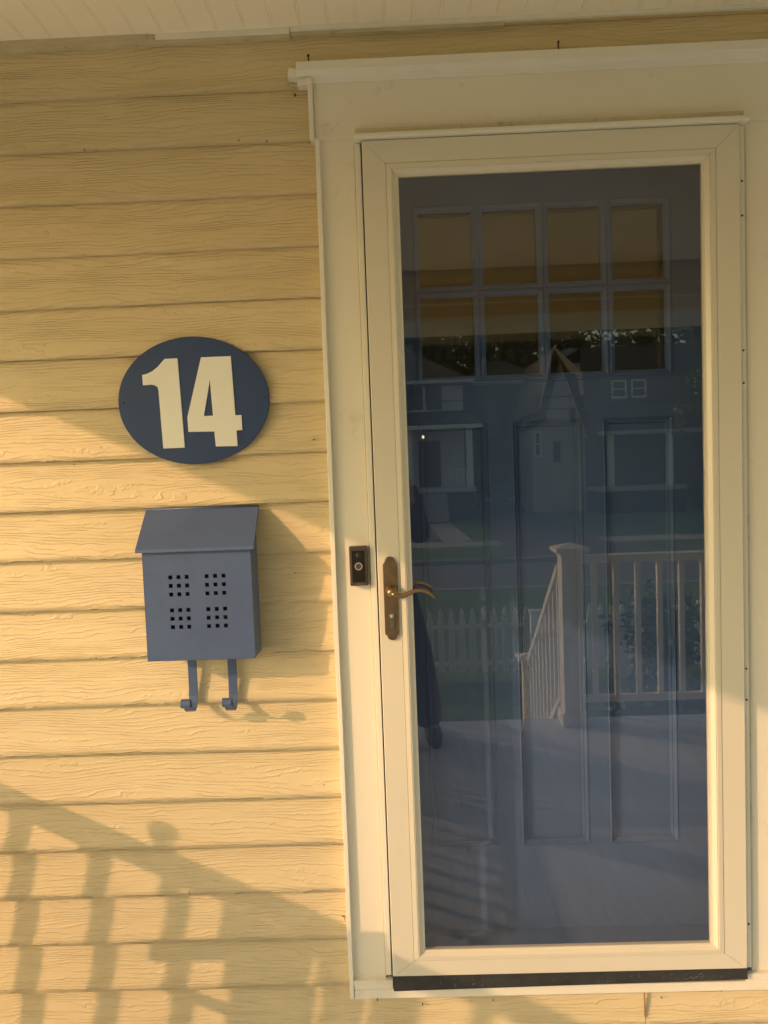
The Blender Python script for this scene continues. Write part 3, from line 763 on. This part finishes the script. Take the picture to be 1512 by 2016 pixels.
for cx in (-.4895, -.3860):
    ribbon(hook, cx-.0116, cx+.0116).build('newspaper_hook', M['mailbox'], mb)

# ---------------------------------------------------------------- doorbell
db = thing('doorbell', (-.0475,-.022,1.0755), 'slim dark bronze video doorbell on the cream door casing', 'doorbell')
b = MB(); b.box(-.0705,-.0250,-.0420,-.0202,1.0258,1.1262); b.build('housing', M['bronze'], db, .0025)
b = MB(); b.box(-.0640,-.0315,-.0432,-.0422,1.0350,1.1155); b.build('faceplate', M['black_gloss'], db, .001)
b = MB(); b.lathe([(.0098,-.0433),(.0098,-.0448),(.0091,-.0452),(.0084,-.0446)], (-.0475,0,1.0757), 'y', 32); b.build('button_ring', M['ring'], db)
b = MB(); b.lathe([(.0083,-.0433),(.0082,-.0444),(.006,-.0448),(.0003,-.0450)], (-.0475,0,1.0757), 'y', 32); b.build('button', M['bronze'], db)
b = MB(); b.lathe([(.0050,-.0433),(.0050,-.0444),(.0035,-.0450),(.0003,-.0456)], (-.0475,0,1.1040), 'y', 24); b.build('camera_lens', M['lens'], db)
b = MB(); b.lathe([(.0062,-.0433),(.0062,-.0439),(.0055,-.0441),(.0051,-.0436)], (-.0475,0,1.1040), 'y', 24); b.build('lens_ring', M['bronze'], db)
fc = bpy.data.curves.new('lettering', 'FONT'); fc.body = 'ring'; fc.size = .0095; fc.extrude = .0002; fc.align_x = 'CENTER'
fo_ = bpy.data.objects.new('lettering_tmp', fc); COL.objects.link(fo_)
bpy.context.view_layer.update()
me = bpy.data.meshes.new_from_object(fo_.evaluated_get(bpy.context.evaluated_depsgraph_get()))
bpy.data.objects.remove(fo_); me.materials.clear(); me.materials.append(M['logo_grey'])
lo = bpy.data.objects.new('lettering', me); COL.objects.link(lo); lo.parent = db
lo.rotation_euler = (R(90),0,0); lo.location = (0.0002,-.0202,-.0475)

# ---------------------------------------------------------------- picket fence in the yard
def fence(x0, x1, label):
    t = thing('picket_fence', ((x0+x1)/2,-6.96,-1.2), label, 'fence', 'white picket fences in the yard')
    MB().box(x0,x1,-6.975,-6.952,-.590,-.548).build('rail', M['white_rail'], t)
    MB().box(x0,x1,-6.975,-6.952,-1.030,-.985).build('rail', M['white_rail'], t)
    x = x0+.02
    while x < x1-.03:
        pts = [(x,-1.10),(x+.072,-1.10),(x+.072,-.475),(x+.050,-.455),(x+.066,-.420),(x+.036,-.345),(x+.006,-.420),(x+.022,-.455),(x,-.475)]
        MB().prism(pts, 'y', -6.950, -6.932).build('picket', M['white_rail'], t)
        x += .1237
    return t
fence(-1.3, 1.50, 'white picket fence with pointed pickets left of the gate post')
fence(1.66, 3.6, 'white picket fence with pointed pickets right of the gate post')
gp = thing('gate_post', (1.585,-6.95,-1.2), 'short square white post joining two runs of picket fence', 'post')
MB().box(1.53,1.64,-7.0,-6.89,-1.2,-.44).build('shaft', M['white_rail'], gp, .004); MB().box(1.515,1.655,-7.015,-6.875,-.439,-.40).build('cap', M['white_rail'], gp, .004)

# ---------------------------------------------------------------- plants and trees
def leaves(b, cx, cy, cz, rx, ry, rz, n, size, rnd, hollow=.55, clump=14):
    cl = []
    for _ in range(clump):
        u = Vector((rnd.gauss(0,1), rnd.gauss(0,1), rnd.gauss(0,1))).normalized()*rnd.uniform(.35,.95)
        cl.append((u, rnd.uniform(.22,.5)))
    for _ in range(n):
        c, r = rnd.choice(cl)
        d = Vector((rnd.gauss(0,1), rnd.gauss(0,1), rnd.gauss(0,1))).normalized()*r*rnd.uniform(.5,1)
        q = c+d
        p = Vector((cx+q.x*rx, cy+q.y*ry, cz+q.z*rz))
        s = size*rnd.uniform(.6,1.4)
        a = Vector((rnd.gauss(0,1), rnd.gauss(0,1), rnd.gauss(0,.6))).normalized()
        c2 = a.cross(Vector((rnd.gauss(0,1), rnd.gauss(0,1), rnd.gauss(0,1)))).normalized()
        o = len(b.v)
        b.v += [tuple(p-a*s), tuple(p-c2*s*.45), tuple(p+a*s), tuple(p+c2*s*.45)]
        b.face([o,o+1,o+2,o+3])
def shrub(x, y, z, r, h, n, size, mat, label, seed):
    rnd = random.Random(seed)
    t = thing('shrub', (x,y,z), label, 'shrub')
    b = MB(); leaves(b, x, y, z+h*.5, r, r, h*.5, n, size, rnd, clump=22); b.build('foliage', M[mat], t, fix=False)
    b = MB()
    for _ in range(12):
        a = rnd.uniform(0, 6.28); e = rnd.uniform(.3,.8)
        b.tube([(x+.05*math.cos(a),y+.05*math.sin(a),z),(x+r*.4*e*math.cos(a),y+r*.4*e*math.sin(a),z+h*.45),(x+r*.8*e*math.cos(a),y+r*.8*e*math.sin(a),z+h*.8)], [.02,.012,.005], 6)
    b.build('stems', M['bark'], t)
shrub(2.35, -4.1, -1.15, .85, 1.45, 5200, .045, 'leaf_bush', 'large leafy green shrub behind the front railing', 3)
shrub(3.6, -4.4, -1.15, .8, 1.3, 3000, .045, 'leaf_bush', 'leafy green shrub at the far right of the front railing', 5)
def tree(x, y, z, h, r, n, size, mat, label, seed, low=.18, group=None):
    rnd = random.Random(seed)
    t = thing('tree', (x,y,z), label, 'tree', group)
    b = MB(); b.tube([(x,y,z),(x+.1,y,z+h*.25),(x-.1,y+.1,z+h*.5),(x+.1,y,z+h*.8)], [.03*h,.024*h,.016*h,.005*h], 9)
    for k in range(8):
        a = rnd.uniform(0,6.28); zz = z+h*rnd.uniform(.22,.6)
        b.tube([(x,y,zz),(x+r*.4*math.cos(a),y+r*.4*math.sin(a),zz+h*.1),(x+r*.8*math.cos(a),y+r*.8*math.sin(a),zz+h*.17)], [.012*h,.007*h,.002*h], 6)
    b.build('trunk', M['bark'], t)
    b = MB(); leaves(b, x, y, z+h*(low+(1-low)/2), r, r, h*(1-low)/2, n, size, rnd, clump=40); b.build('crown', M[mat], t, fix=False)
for k, (x, y, h, r, lab) in enumerate([(-6,-54,16,6,'tall dark tree at the far left behind the houses'),(3.0,-56,17,6.5,'tall dark tree rising behind the white clapboard house'),
        (10.5,-58,16.5,6.5,'tall dark tree directly behind the steep tan gable'),(18.5,-57,16,6.5,'broad dark tree behind the grey-roofed house'),(27,-55,15,6.5,'dark tree at the far right behind the houses'),
        (-1,-66,18,7,'distant dark tree seen between the two left trees'),(7,-68,18,7,'distant dark tree left of the gable, behind the front row'),(15,-69,18,7,'distant dark tree right of the gable, behind the front row')]):
    tree(x, y, -1.3, h, r, 3800, .33, 'leaf_dark', lab, 20+k, .08, 'trees beyond the houses')
# young street tree on the right with a pale drooping branch
rnd = random.Random(77)
t = thing('tree', (8.2,-13,-1.55), 'young street tree with pale green leaves at the right edge of the yard', 'tree')
b = MB(); b.tube([(8.2,-13,-1.55),(8.1,-13,.4),(8.2,-13,3.5)], [.09,.07,.03], 10)
b.tube([(8.15,-13,2.2),(7.2,-13.1,2.9),(6.2,-13.1,2.8),(5.5,-13.1,1.9)], [.035,.022,.012,.005], 7); b.build('trunk', M['bark'], t)
b = MB(); leaves(b, 6.1, -13.1, 2.55, .75, .5, .5, 420, .08, rnd, clump=10); leaves(b, 5.6, -13.1, 2.0, .28, .3, .5, 90, .07, rnd, clump=6); leaves(b, 8.2,-13,3.6,1.3,1.3,1.4,2500,.08,rnd,clump=20)
b.build('crown', M['leaf_light'], t, fix=False)
shrub(1.1,-36.9,-1.38,.6,.9,500,.09,'leaf_dark','low dark shrub left of the far house steps',91)
shrub(3.5,-36.0,-1.38,.55,.8,500,.09,'leaf_dark','low dark shrub right of the far house steps',92)
shrub(10.9,-35.4,-1.38,.7,1.0,600,.09,'leaf_dark','low dark shrub before the tan house porch',93)
shrub(14.4,-35.4,-1.38,.9,1.7,700,.09,'leaf_dark','tall dark shrub at the right end of the tan house porch',94)

# ---------------------------------------------------------------- houses across the street
def win(parent, x0, x1, z0, z1, y, fr='white_rail', shutters=False):
    b = MB()
    for q in ((x0-.08,x0,z0-.08,z1+.08),(x1,x1+.08,z0-.08,z1+.08),(x0,x1,z1,z1+.08),(x0,x1,z0-.10,z0)): b.box(q[0],q[1],y,y+.08,q[2],q[3])
    b.box(x0,x1,y+.0,y+.06,(z0+z1)/2-.03,(z0+z1)/2+.03)
    f = b.build('window', M[fr], parent)
    MB().box(x0,x1,y-.03,y+.02,z0,z1).build('pane', M['window_dark'], f)
    if shutters:
        for a, c in ((x0-.55,x0-.10),(x1+.10,x1+.55)): MB().box(a,c,y,y+.06,z0-.05,z1+.05).build('shutter', M['shutter'], f)
def hip(b, x0, x1, y0, y1, z0, zr, inset):
    o = len(b.v); ym = (y0+y1)/2
    b.v += [(x0,y0,z0),(x1,y0,z0),(x1,y1,z0),(x0,y1,z0),(x0+inset,ym,zr),(x1-inset,ym,zr)]
    for q in ((0,1,5,4),(1,2,5),(2,3,4,5),(3,0,4),(3,2,1,0)): b.face([o+i for i in q])
# A: white clapboard two-storey house with a hipped roof and a front porch
A = thing('neighbour_house', (-.5,-40,-1.38), 'white clapboard two-storey house across the street with dark shuttered windows and porch', 'house')
MB().box(-4.5,3.50,-48,-38.1,-1.38,5.45).build('wall', M['white_clap'], A)
b = MB(); hip(b, -5.0, 4.1, -48.6, -37.5, 5.52, 8.2, 3.8); b.build('roof', M['roof_dark'], A)
MB().box(-4.95,4.05,-37.56,-37.42,5.42,5.60).build('eave_board', M['white_clap'], A)
win(A, .95, 1.45, 4.15, 5.35, -38.1, shutters=False)
for x0, x1 in ((.62,1.40),(1.62,2.40)): MB().box(x0,x1,-38.1,-38.02,4.14,5.38).build('window', M['window_dark'], A)
b = MB(); b.v = [(-4.6,-38.12,4.06),(3.55,-38.12,4.06),(4.25,-35.4,3.30),(-4.9,-35.4,3.30),(-4.9,-35.4,3.18),(4.25,-35.4,3.18),(3.55,-38.12,3.18),(-4.6,-38.12,3.18)]
for q in ((0,1,2,3),(3,2,5,4),(4,5,6,7),(1,6,5,2),(0,3,4,7)): b.face(list(q))
b.build('porch_roof', M['roof_dark'], A)
MB().box(-4.85,4.2,-35.46,-35.36,3.02,3.22).build('porch_fascia', M['white_rail'], A)
for x in (3.55, .62, -3.5): MB().box(x-.15,x+.15,-35.95,-35.65,.16,3.02).build('column', M['white_rail'], A, .02)
MB().box(-4.6,3.80,-38.1,-35.5,-.05,.15).build('porch_deck', M['white_clap'], A)
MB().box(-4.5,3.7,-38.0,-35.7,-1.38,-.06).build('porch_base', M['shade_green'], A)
MB().box(1.15,2.25,-38.1,-38.03,.16,2.55).build('door', M['far_door'], A)
b = MB(); b.lathe([(.02,-.08),(.065,-.05),(.065,.05),(.02,.08)], (1.35,-37.0,2.72), 'z', 10); b.build('porch_lamp', M['lamp_glow'], A)
for x0, x1 in ((2.45,3.42),(-1.0,.5)):
    pr = MB().box(x0,x1,-35.85,-35.77,.98,1.05).build('porch_rail', M['white_rail'], A)
    b = MB(); x = x0+.1
    while x < x1: b.box(x,x+.05,-35.83,-35.79,.20,.98); x += .16
    b.build('balusters', M['white_rail'], pr)
for k in range(5):
    MB().box(1.2,2.35,-35.5+k*.28,-35.2+k*.28,-1.38,-.10-k*.25).build('step', M['concrete'], A)
MB().box(1.02,1.12,-35.5,-34.2,-1.38,-.1).build('step_wall', M['far_door'], A)
# dark teal side house
T_ = thing('neighbour_house', (6.8,-50,-1.3), 'tall dark teal house set back behind the driveway across the street', 'house')
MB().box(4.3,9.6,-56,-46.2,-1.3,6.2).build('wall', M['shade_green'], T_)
b = MB(); hip(b, 3.9, 10.0, -56.5, -45.8, 6.21, 8.2, 2.6); b.build('roof', M['roof_dark'], T_)
MB().box(3.95,9.95,-45.85,-45.72,6.10,6.26).build('eave_board', M['white_rail'], T_)
MB().box(5.0,6.6,-46.2,-46.12,-1.3,1.2).build('garage_door', M['shutter'], T_)
win(T_, 5.6, 6.3, 3.2, 4.6, -46.2, 'shutter')
# B: tan stucco cottage with a steep flared gable
Bh = thing('neighbour_house', (10.5,-40,-1.38), 'tan stucco cottage across the street with a steep gable, right edge coloured as sunlit, and long porch roof', 'house')
b = MB()
b.prism([(7.6,-1.38),(7.6,3.1),(8.35,5.6),(8.55,6.4),(8.85,5.4),(9.72,2.6),(9.72,-1.38)], 'y', -46, -38.1); b.build('gable_wall', M['stucco'], Bh)
b = MB(); b.prism([(7.0,-1.38),(7.0,2.95),(7.75,3.3),(7.75,-1.38)], 'y', -42, -38.15); b.build('side_bay', M['stucco'], Bh)
b = MB(); b.prism([(6.85,2.90),(6.85,3.02),(7.75,3.60),(7.75,3.42)], 'y', -42.2, -37.8); b.build('bay_roof', M['roof_dark'], Bh)
MB().box(9.72,17.5,-46,-38.1,-1.38,5.5).build('wall', M['porch_shade_wall'], Bh)
# main steep roofs
b = MB(); b.prism([(8.15,7.0),(9.45,5.72),(9.55,4.55),(9.30,4.55),(8.5,6.55),(8.1,6.8)], 'y', -46.2, -37.70); b.build('gable_roof', M['roof_dark'], Bh)
b = MB(); b.prism([(8.15,7.0),(7.30,3.85),(7.42,3.83),(8.2,6.7)], 'y', -46.2, -37.72); b.build('gable_roof', M['roof_dark'], Bh)
b = MB(); b.prism([(8.12,7.02),(8.20,7.02),(9.52,5.72),(9.60,4.45),(9.42,4.60),(9.30,5.55),(8.95,5.72)], 'y', -37.69, -37.60); b.build('rake_board', M['lit_rake'], Bh)
b = MB(); b.prism([(8.02,6.95),(8.12,6.95),(7.36,3.82),(7.26,3.82)], 'y', -37.69, -37.60); b.build('rake_board', M['stucco'], Bh)
b = MB(); b.prism([(8.47,6.1),(8.56,6.1),(9.86,2.38),(9.74,2.38)], 'y', -38.05, -37.9); b.build('rake_board', M['lit_rake'], Bh)
b = MB(); b.v = [(9.6,-38.2,7.0),(17.9,-38.2,7.0),(17.9,-37.9,5.35),(9.5,-37.9,5.35),(17.9,-45,7.1),(9.6,-45,7.1)]; b.face([0,1,2,3]); b.face([5,4,1,0]); b.build('main_roof', M['roof_dark'], Bh)
b = MB(); b.v = [(9.75,-38.12,4.10),(14.0,-38.12,4.25),(14.7,-35.3,2.75),(9.70,-35.3,2.62),(9.70,-35.3,2.45),(14.7,-35.3,2.58),(14.0,-38.12,2.5),(9.75,-38.12,2.5)]
for q in ((0,1,2,3),(3,2,5,4),(4,5,6,7),(1,6,5,2),(0,3,4,7)): b.face(list(q))
b.build('porch_roof', M['roof_dark'], Bh)
MB().box(9.68,14.72,-35.34,-35.26,2.42,2.62).build('porch_fascia', M['stucco'], Bh)
for x in (10.35, 13.2): MB().box(x-.14,x+.14,-35.8,-35.5,-.10,2.45).build('column', M['white_rail'], Bh, .02)
MB().box(9.75,14.0,-38.1,-35.45,-.30,-.10).build('porch_deck', M['stucco'], Bh)
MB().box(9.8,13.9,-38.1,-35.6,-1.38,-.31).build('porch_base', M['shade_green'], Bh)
MB().box(11.4,12.3,-38.1,-38.04,-.09,2.1).build('door', M['far_door'], Bh)
win(Bh, 7.18, 7.40, 1.6, 2.75, -38.13); win(Bh, 8.15, 8.35, 1.3, 2.2, -38.08, 'shutter'); win(Bh, 9.05, 9.16, 3.3, 3.9, -38.08, 'shutter')
win(Bh, 11.2, 11.8, 4.45, 5.2, -38.08); win(Bh, 12.2, 12.8, 4.45, 5.2, -38.08); win(Bh, 15.4, 15.9, 4.5, 5.3, -38.08)
# C: grey roofed house beyond
Ch = thing('neighbour_house', (17,-52,-1.3), 'far house with a broad pale grey roof behind the tan cottage', 'house')
MB().box(11.5,24,-58,-50,-1.3,6.9).build('wall', M['white_clap'], Ch)
b = MB(); hip(b, 10.8, 24.6, -58.5, -49.2, 6.9, 9.2, 1.4); b.build('roof', M['roof_grey'], Ch)
Dh = thing('neighbour_house', (22,-40,-1.38), 'plain tan house at the right end of the row across the street', 'house')
MB().box(18.6,27,-46,-37.5,-1.38,4.9).build('wall', M['stucco'], Dh)
b = MB(); hip(b, 18.2, 27.5, -46.5, -37.0, 4.9, 7.4, 3); b.build('roof', M['roof_dark'], Dh)
win(Dh, 20, 21, 1, 2.4, -37.5); win(Dh, 23.5, 24.5, 1, 2.4, -37.5)

# parked car in the driveway
car = thing('parked_car', (5.4,-41.5,-1.33), 'dark blue car parked in the driveway between the houses', 'car')
cxx, cy0, cz = 5.4, -41.5, -1.33
b = MB(); b.prism([(cy0-2.2,cz+.32),(cy0-2.2,cz+.85),(cy0-1.3,cz+.95),(cy0+1.0,cz+.95),(cy0+2.1,cz+.78),(cy0+2.25,cz+.55),(cy0+2.2,cz+.32)], 'x', cxx-.88, cxx+.88); b.build('body', M['car_paint'], car, .08)
b = MB(); b.prism([(cy0-1.35,cz+.951),(cy0-.75,cz+1.42),(cy0+.35,cz+1.45),(cy0+1.05,cz+.951)], 'x', cxx-.74, cxx+.74); b.build('cabin_glass', M['window_dark'], car, .06)
b = MB(); b.box(cxx-.70,cxx+.70,cy0-.75,cy0+.35,cz+1.44,cz+1.50); b.build('roof', M['car_paint'], car, .03)
for sx in (-1, 1):
    for sy in (-1.35, 1.4):
        wh = MB().lathe([(.20,-.10),(.33,-.10),(.34,0),(.33,.10),(.20,.10)], (cxx+sx*.80, cy0+sy, cz+.34), 'x', 20).build('wheel', M['wheel'], car)
        MB().lathe([(.05,-.105),(.2,-.103),(.2,.103),(.05,.105)], (cxx+sx*.80, cy0+sy, cz+.34), 'x', 16).build('rim', M['alloy'], wh)
    MB().box(cxx+sx*.62-.16, cxx+sx*.62+.16, cy0+2.14, cy0+2.24, cz+.60, cz+.72).build('headlight', M['ring'], car)

# utility cables and their poles (outside the reflected view)
for k, x in enumerate((-26, 34)):
    up = thing('utility_pole', (x,-24.5,-1.8), 'wooden utility pole by the far kerb at the %s end of the street' % ('left','right')[k], 'pole')
    b = MB(); b.tube([(x,-24.5,-1.8),(x,-24.5,7.5)], [.16,.11], 12); b.build('shaft', M['bark'], up); MB().box(x-.06,x+.06,-25.3,-23.7,6.6,6.72).build('crossarm', M['bark'], up)
for k, (z0, lab) in enumerate(((4.0,'topmost black utility cable crossing above the street'),(3.45,'middle black utility cable crossing above the street'),(3.05,'lowest black utility cable crossing above the street'))):
    b = MB(); b.tube([(x, -24.5, z0 + 1.1*((x-4)/30)**2) for x in range(-26, 35, 3)], .022, 6)
    tag(b.build('utility_cable', M['cable'], None), lab, 'cable', 'cables over the street')

# ---------------------------------------------------------------- the person taking the picture
pe = thing('person', (.0,-2.30,ZF), 'person in dark jacket and loose trousers holding up a phone, reflected in the storm glass', 'person')
def skinned(name, pts, edges, mat, parent, sub=2, root=0):
    me = bpy.data.meshes.new(name); o0 = off(parent)
    me.from_pydata([tuple(Vector(p[:3])-o0) for p in pts], edges, [])
    o = bpy.data.objects.new(name+'_tmp', me); COL.objects.link(o)
    md = o.modifiers.new('skin', 'SKIN'); 
    sv = me.skin_vertices or None
    if not me.skin_vertices: me.attributes
    for i, p in enumerate(pts):
        me.skin_vertices[0].data[i].radius = (p[3], p[4] if len(p) > 4 else p[3]); me.skin_vertices[0].data[i].use_root = (i == root)
    s = o.modifiers.new('sub', 'SUBSURF'); s.levels = sub; s.render_levels = sub
    bpy.context.view_layer.update()
    m2 = bpy.data.meshes.new_from_object(o.evaluated_get(bpy.context.evaluated_depsgraph_get()))
    bpy.data.objects.remove(o); m2.name = name; m2.materials.clear(); m2.materials.append(mat)
    for p in m2.polygons: p.use_smooth = True
    r = bpy.data.objects.new(name, m2); COL.objects.link(r); r.parent = parent; return r
def ensure_skin(me):
    pass
def person():
    by = -2.33; X = -.045
    hipz = ZF+.92
    J = [(X,by,hipz,.125,.10),(X,by,hipz+.18,.115,.09),(X,by,hipz+.40,.135,.10),(X,by+.01,hipz+.52,.055,.055),(X,by+.03,hipz+.60,.052,.055),(X,by+.04,hipz+.70,.078,.092),(X,by+.03,hipz+.80,.062,.075)]
    E = [(0,1),(1,2),(2,3),(3,4),(4,5),(5,6)]
    def add(v, par): J.append(v); E.append((par, len(J)-1)); return len(J)-1
    for s in (-1, 1):
        fx = X + (.245 if s > 0 else -.16)
        a = add((X+s*.09,by,hipz-.06,.085,.09), 0); k = add((X+s*.10+(fx-X-s*.10)*.5,by+.03,ZF+.50,.056,.06), a)
        f = add((fx,by,ZF+.09,.034,.036), k); add((fx+.01*s,by+.12,ZF+.035,.022,.018), f)
        sh = add((X+s*.165,by,hipz+.45,.055,.055), 2); el = add((X+s*.215,by+.09,hipz+.20,.040,.040), sh)
        hx = .062 + s*.050
        wr = add((hx,by+.27,hipz+.455,.026,.022), el); pm = add((hx-s*.004,by+.315,hipz+.505,.022,.030), wr)
    return J, E
J, E = person()
try:
    def skinned(name, pts, edges, mat, parent, sub=2, root=0):
        me = bpy.data.meshes.new(name); o0 = off(parent)
        me.from_pydata([tuple(Vector(p[:3])-o0) for p in pts], edges, [])
        o = bpy.data.objects.new(name+'_tmp', me); COL.objects.link(o)
        import bmesh as _b
        bm = _b.new(); bm.from_mesh(me); lay = bm.verts.layers.skin.verify(); bm.verts.ensure_lookup_table()
        for i, v in enumerate(bm.verts):
            v[lay].radius = (pts[i][3], pts[i][4]); v[lay].use_root = (i == root)
        bm.to_mesh(me); bm.free()
        o.modifiers.new('skin', 'SKIN'); s = o.modifiers.new('sub', 'SUBSURF'); s.levels = sub; s.render_levels = sub
        bpy.context.view_layer.update()
        m2 = bpy.data.meshes.new_from_object(o.evaluated_get(bpy.context.evaluated_depsgraph_get()))
        bpy.data.objects.remove(o); m2.name = name; m2.materials.clear(); m2.materials.append(mat)
        for p in m2.polygons: p.use_smooth = True
        r = bpy.data.objects.new(name, m2); COL.objects.link(r); r.parent = parent; return r
    skinned('body', J, E, M['skin'], pe)
    # jacket: torso and sleeves; trousers: pelvis and loose legs
    by = -2.33; X = -.045; hz = ZF+.92
    JJ = [(X,by,hz-.06,.150,.118),(X,by,hz+.18,.142,.112),(X,by,hz+.40,.160,.120),(X,by+.005,hz+.51,.070,.070)]; EE = [(0,1),(1,2),(2,3)]
    for s in (-1,1):
        JJ += [(X+s*.165,by,hz+.45,.072,.072),(X+s*.215,by+.09,hz+.20,.058,.058),(.062+s*.054,by+.25,hz+.435,.038,.036)]; n0 = len(JJ)-3
        EE += [(2,n0),(n0,n0+1),(n0+1,n0+2)]
    skinned('jacket', JJ, EE, M['cloth_jacket'], pe, root=1)
    TT = [(X,by,hz+.04,.140,.112)]; TE = []
    for s in (-1,1):
        fx = X + (.245 if s > 0 else -.16)
        TT += [(X+s*.085,by,hz-.10,.102,.105),(X+s*.10+(fx-X-s*.10)*.5,by+.03,ZF+.50,.095,.092),(fx-.01,by,ZF+.045,.090,.088)]; n0 = len(TT)-3
        TE += [(0,n0),(n0,n0+1),(n0+1,n0+2)]
    skinned('trousers', TT, TE, M['cloth_dark'], pe)
    hd = Vector((X, by+.03, hz+.74))
    hb = MB()
    hb.lathe([(.02,.105),(.060,.092),(.086,.055),(.094,.01),(.092,-.04),(.080,-.10),(.05,-.14)], tuple(hd+Vector((0,-.025,.012))), 'z', 20); hb.build('hair', M['hair'], pe)
    for s in (-1,1):
        fx = X + (.245 if s > 0 else -.16)
        b = MB(); b.tube([(fx,by-.09,ZF+.035),(fx,by,ZF+.045),(fx+.005*s,by+.10,ZF+.035),(fx+.01*s,by+.19,ZF+.025)], [.034,.048,.048,.030], 12, .9); b.build('shoe', M['shoe'], pe)
        # face and fingers
    b = MB(); c = Vector((X, by+.04, hz+.70))
    b.lathe([(.001,.030),(.010,.020),(.014,.0),(.006,-.01)], tuple(c+Vector((0,.085,-.01))), 'y', 10); nb = b.build('nose', M['skin'], pe)
    for s in (-1,1):
        b = MB(); b.lathe([(.0005,.008),(.008,.005),(.011,0),(.008,-.005)], tuple(c+Vector((s*.030,.078,.018))), 'y', 12); b.build('eye', M['white_rail'], pe)
        b = MB(); b.lathe([(.004,-.012),(.018,-.008),(.020,0),(.006,.006)], tuple(c+Vector((s*.082,0,0))), 'x', 12); b.build('ear', M['skin'], pe)
    b = MB(); b.tube([tuple(c+Vector((dx_,.083-abs(dx_)*.4,-.045))) for dx_ in (-.022,-.01,0,.01,.022)], .0045, 8); b.build('mouth', M['skin'], pe)
    for s in (-1,1):
        px = .062 + s*.046; py = -2.015; pz = hz+.505
        b = MB()
        for k, L in enumerate((.062,.070,.066,.052)):
            z = pz - .016 + k*.019
            b.tube([(px,py+.0,z),(px+s*.004,py+.022,z+.004),(px-s*.008,py+.030,z+.006),(px-s*.014,py+.030,z+.006)], [.009,.0085,.008,.0055], 8)
        b.tube([(px,py-.01,pz-.02),(px+s*.001,py+.002,pz+.018),(px-s*.010,py-.002,pz+.045)], [.011,.010,.007], 8)
        b.build('fingers', M['skin'], pe)
except Exception as ex:
    print('person failed', ex)
ph = thing('phone', (.055,-1.985,1.27), 'dark phone held up in both hands of the person', 'phone')
MB().box(.020,.094,-1.9905,-1.9825,1.190,1.340).build('shell', M['phone'], ph, .003)
MB().lathe([(.0075,.0),(.0075,.0015),(.004,.0018)], (.062-.022,-1.9824,1.322), 'y', 16).build('lens_ring', M['ring'], ph)
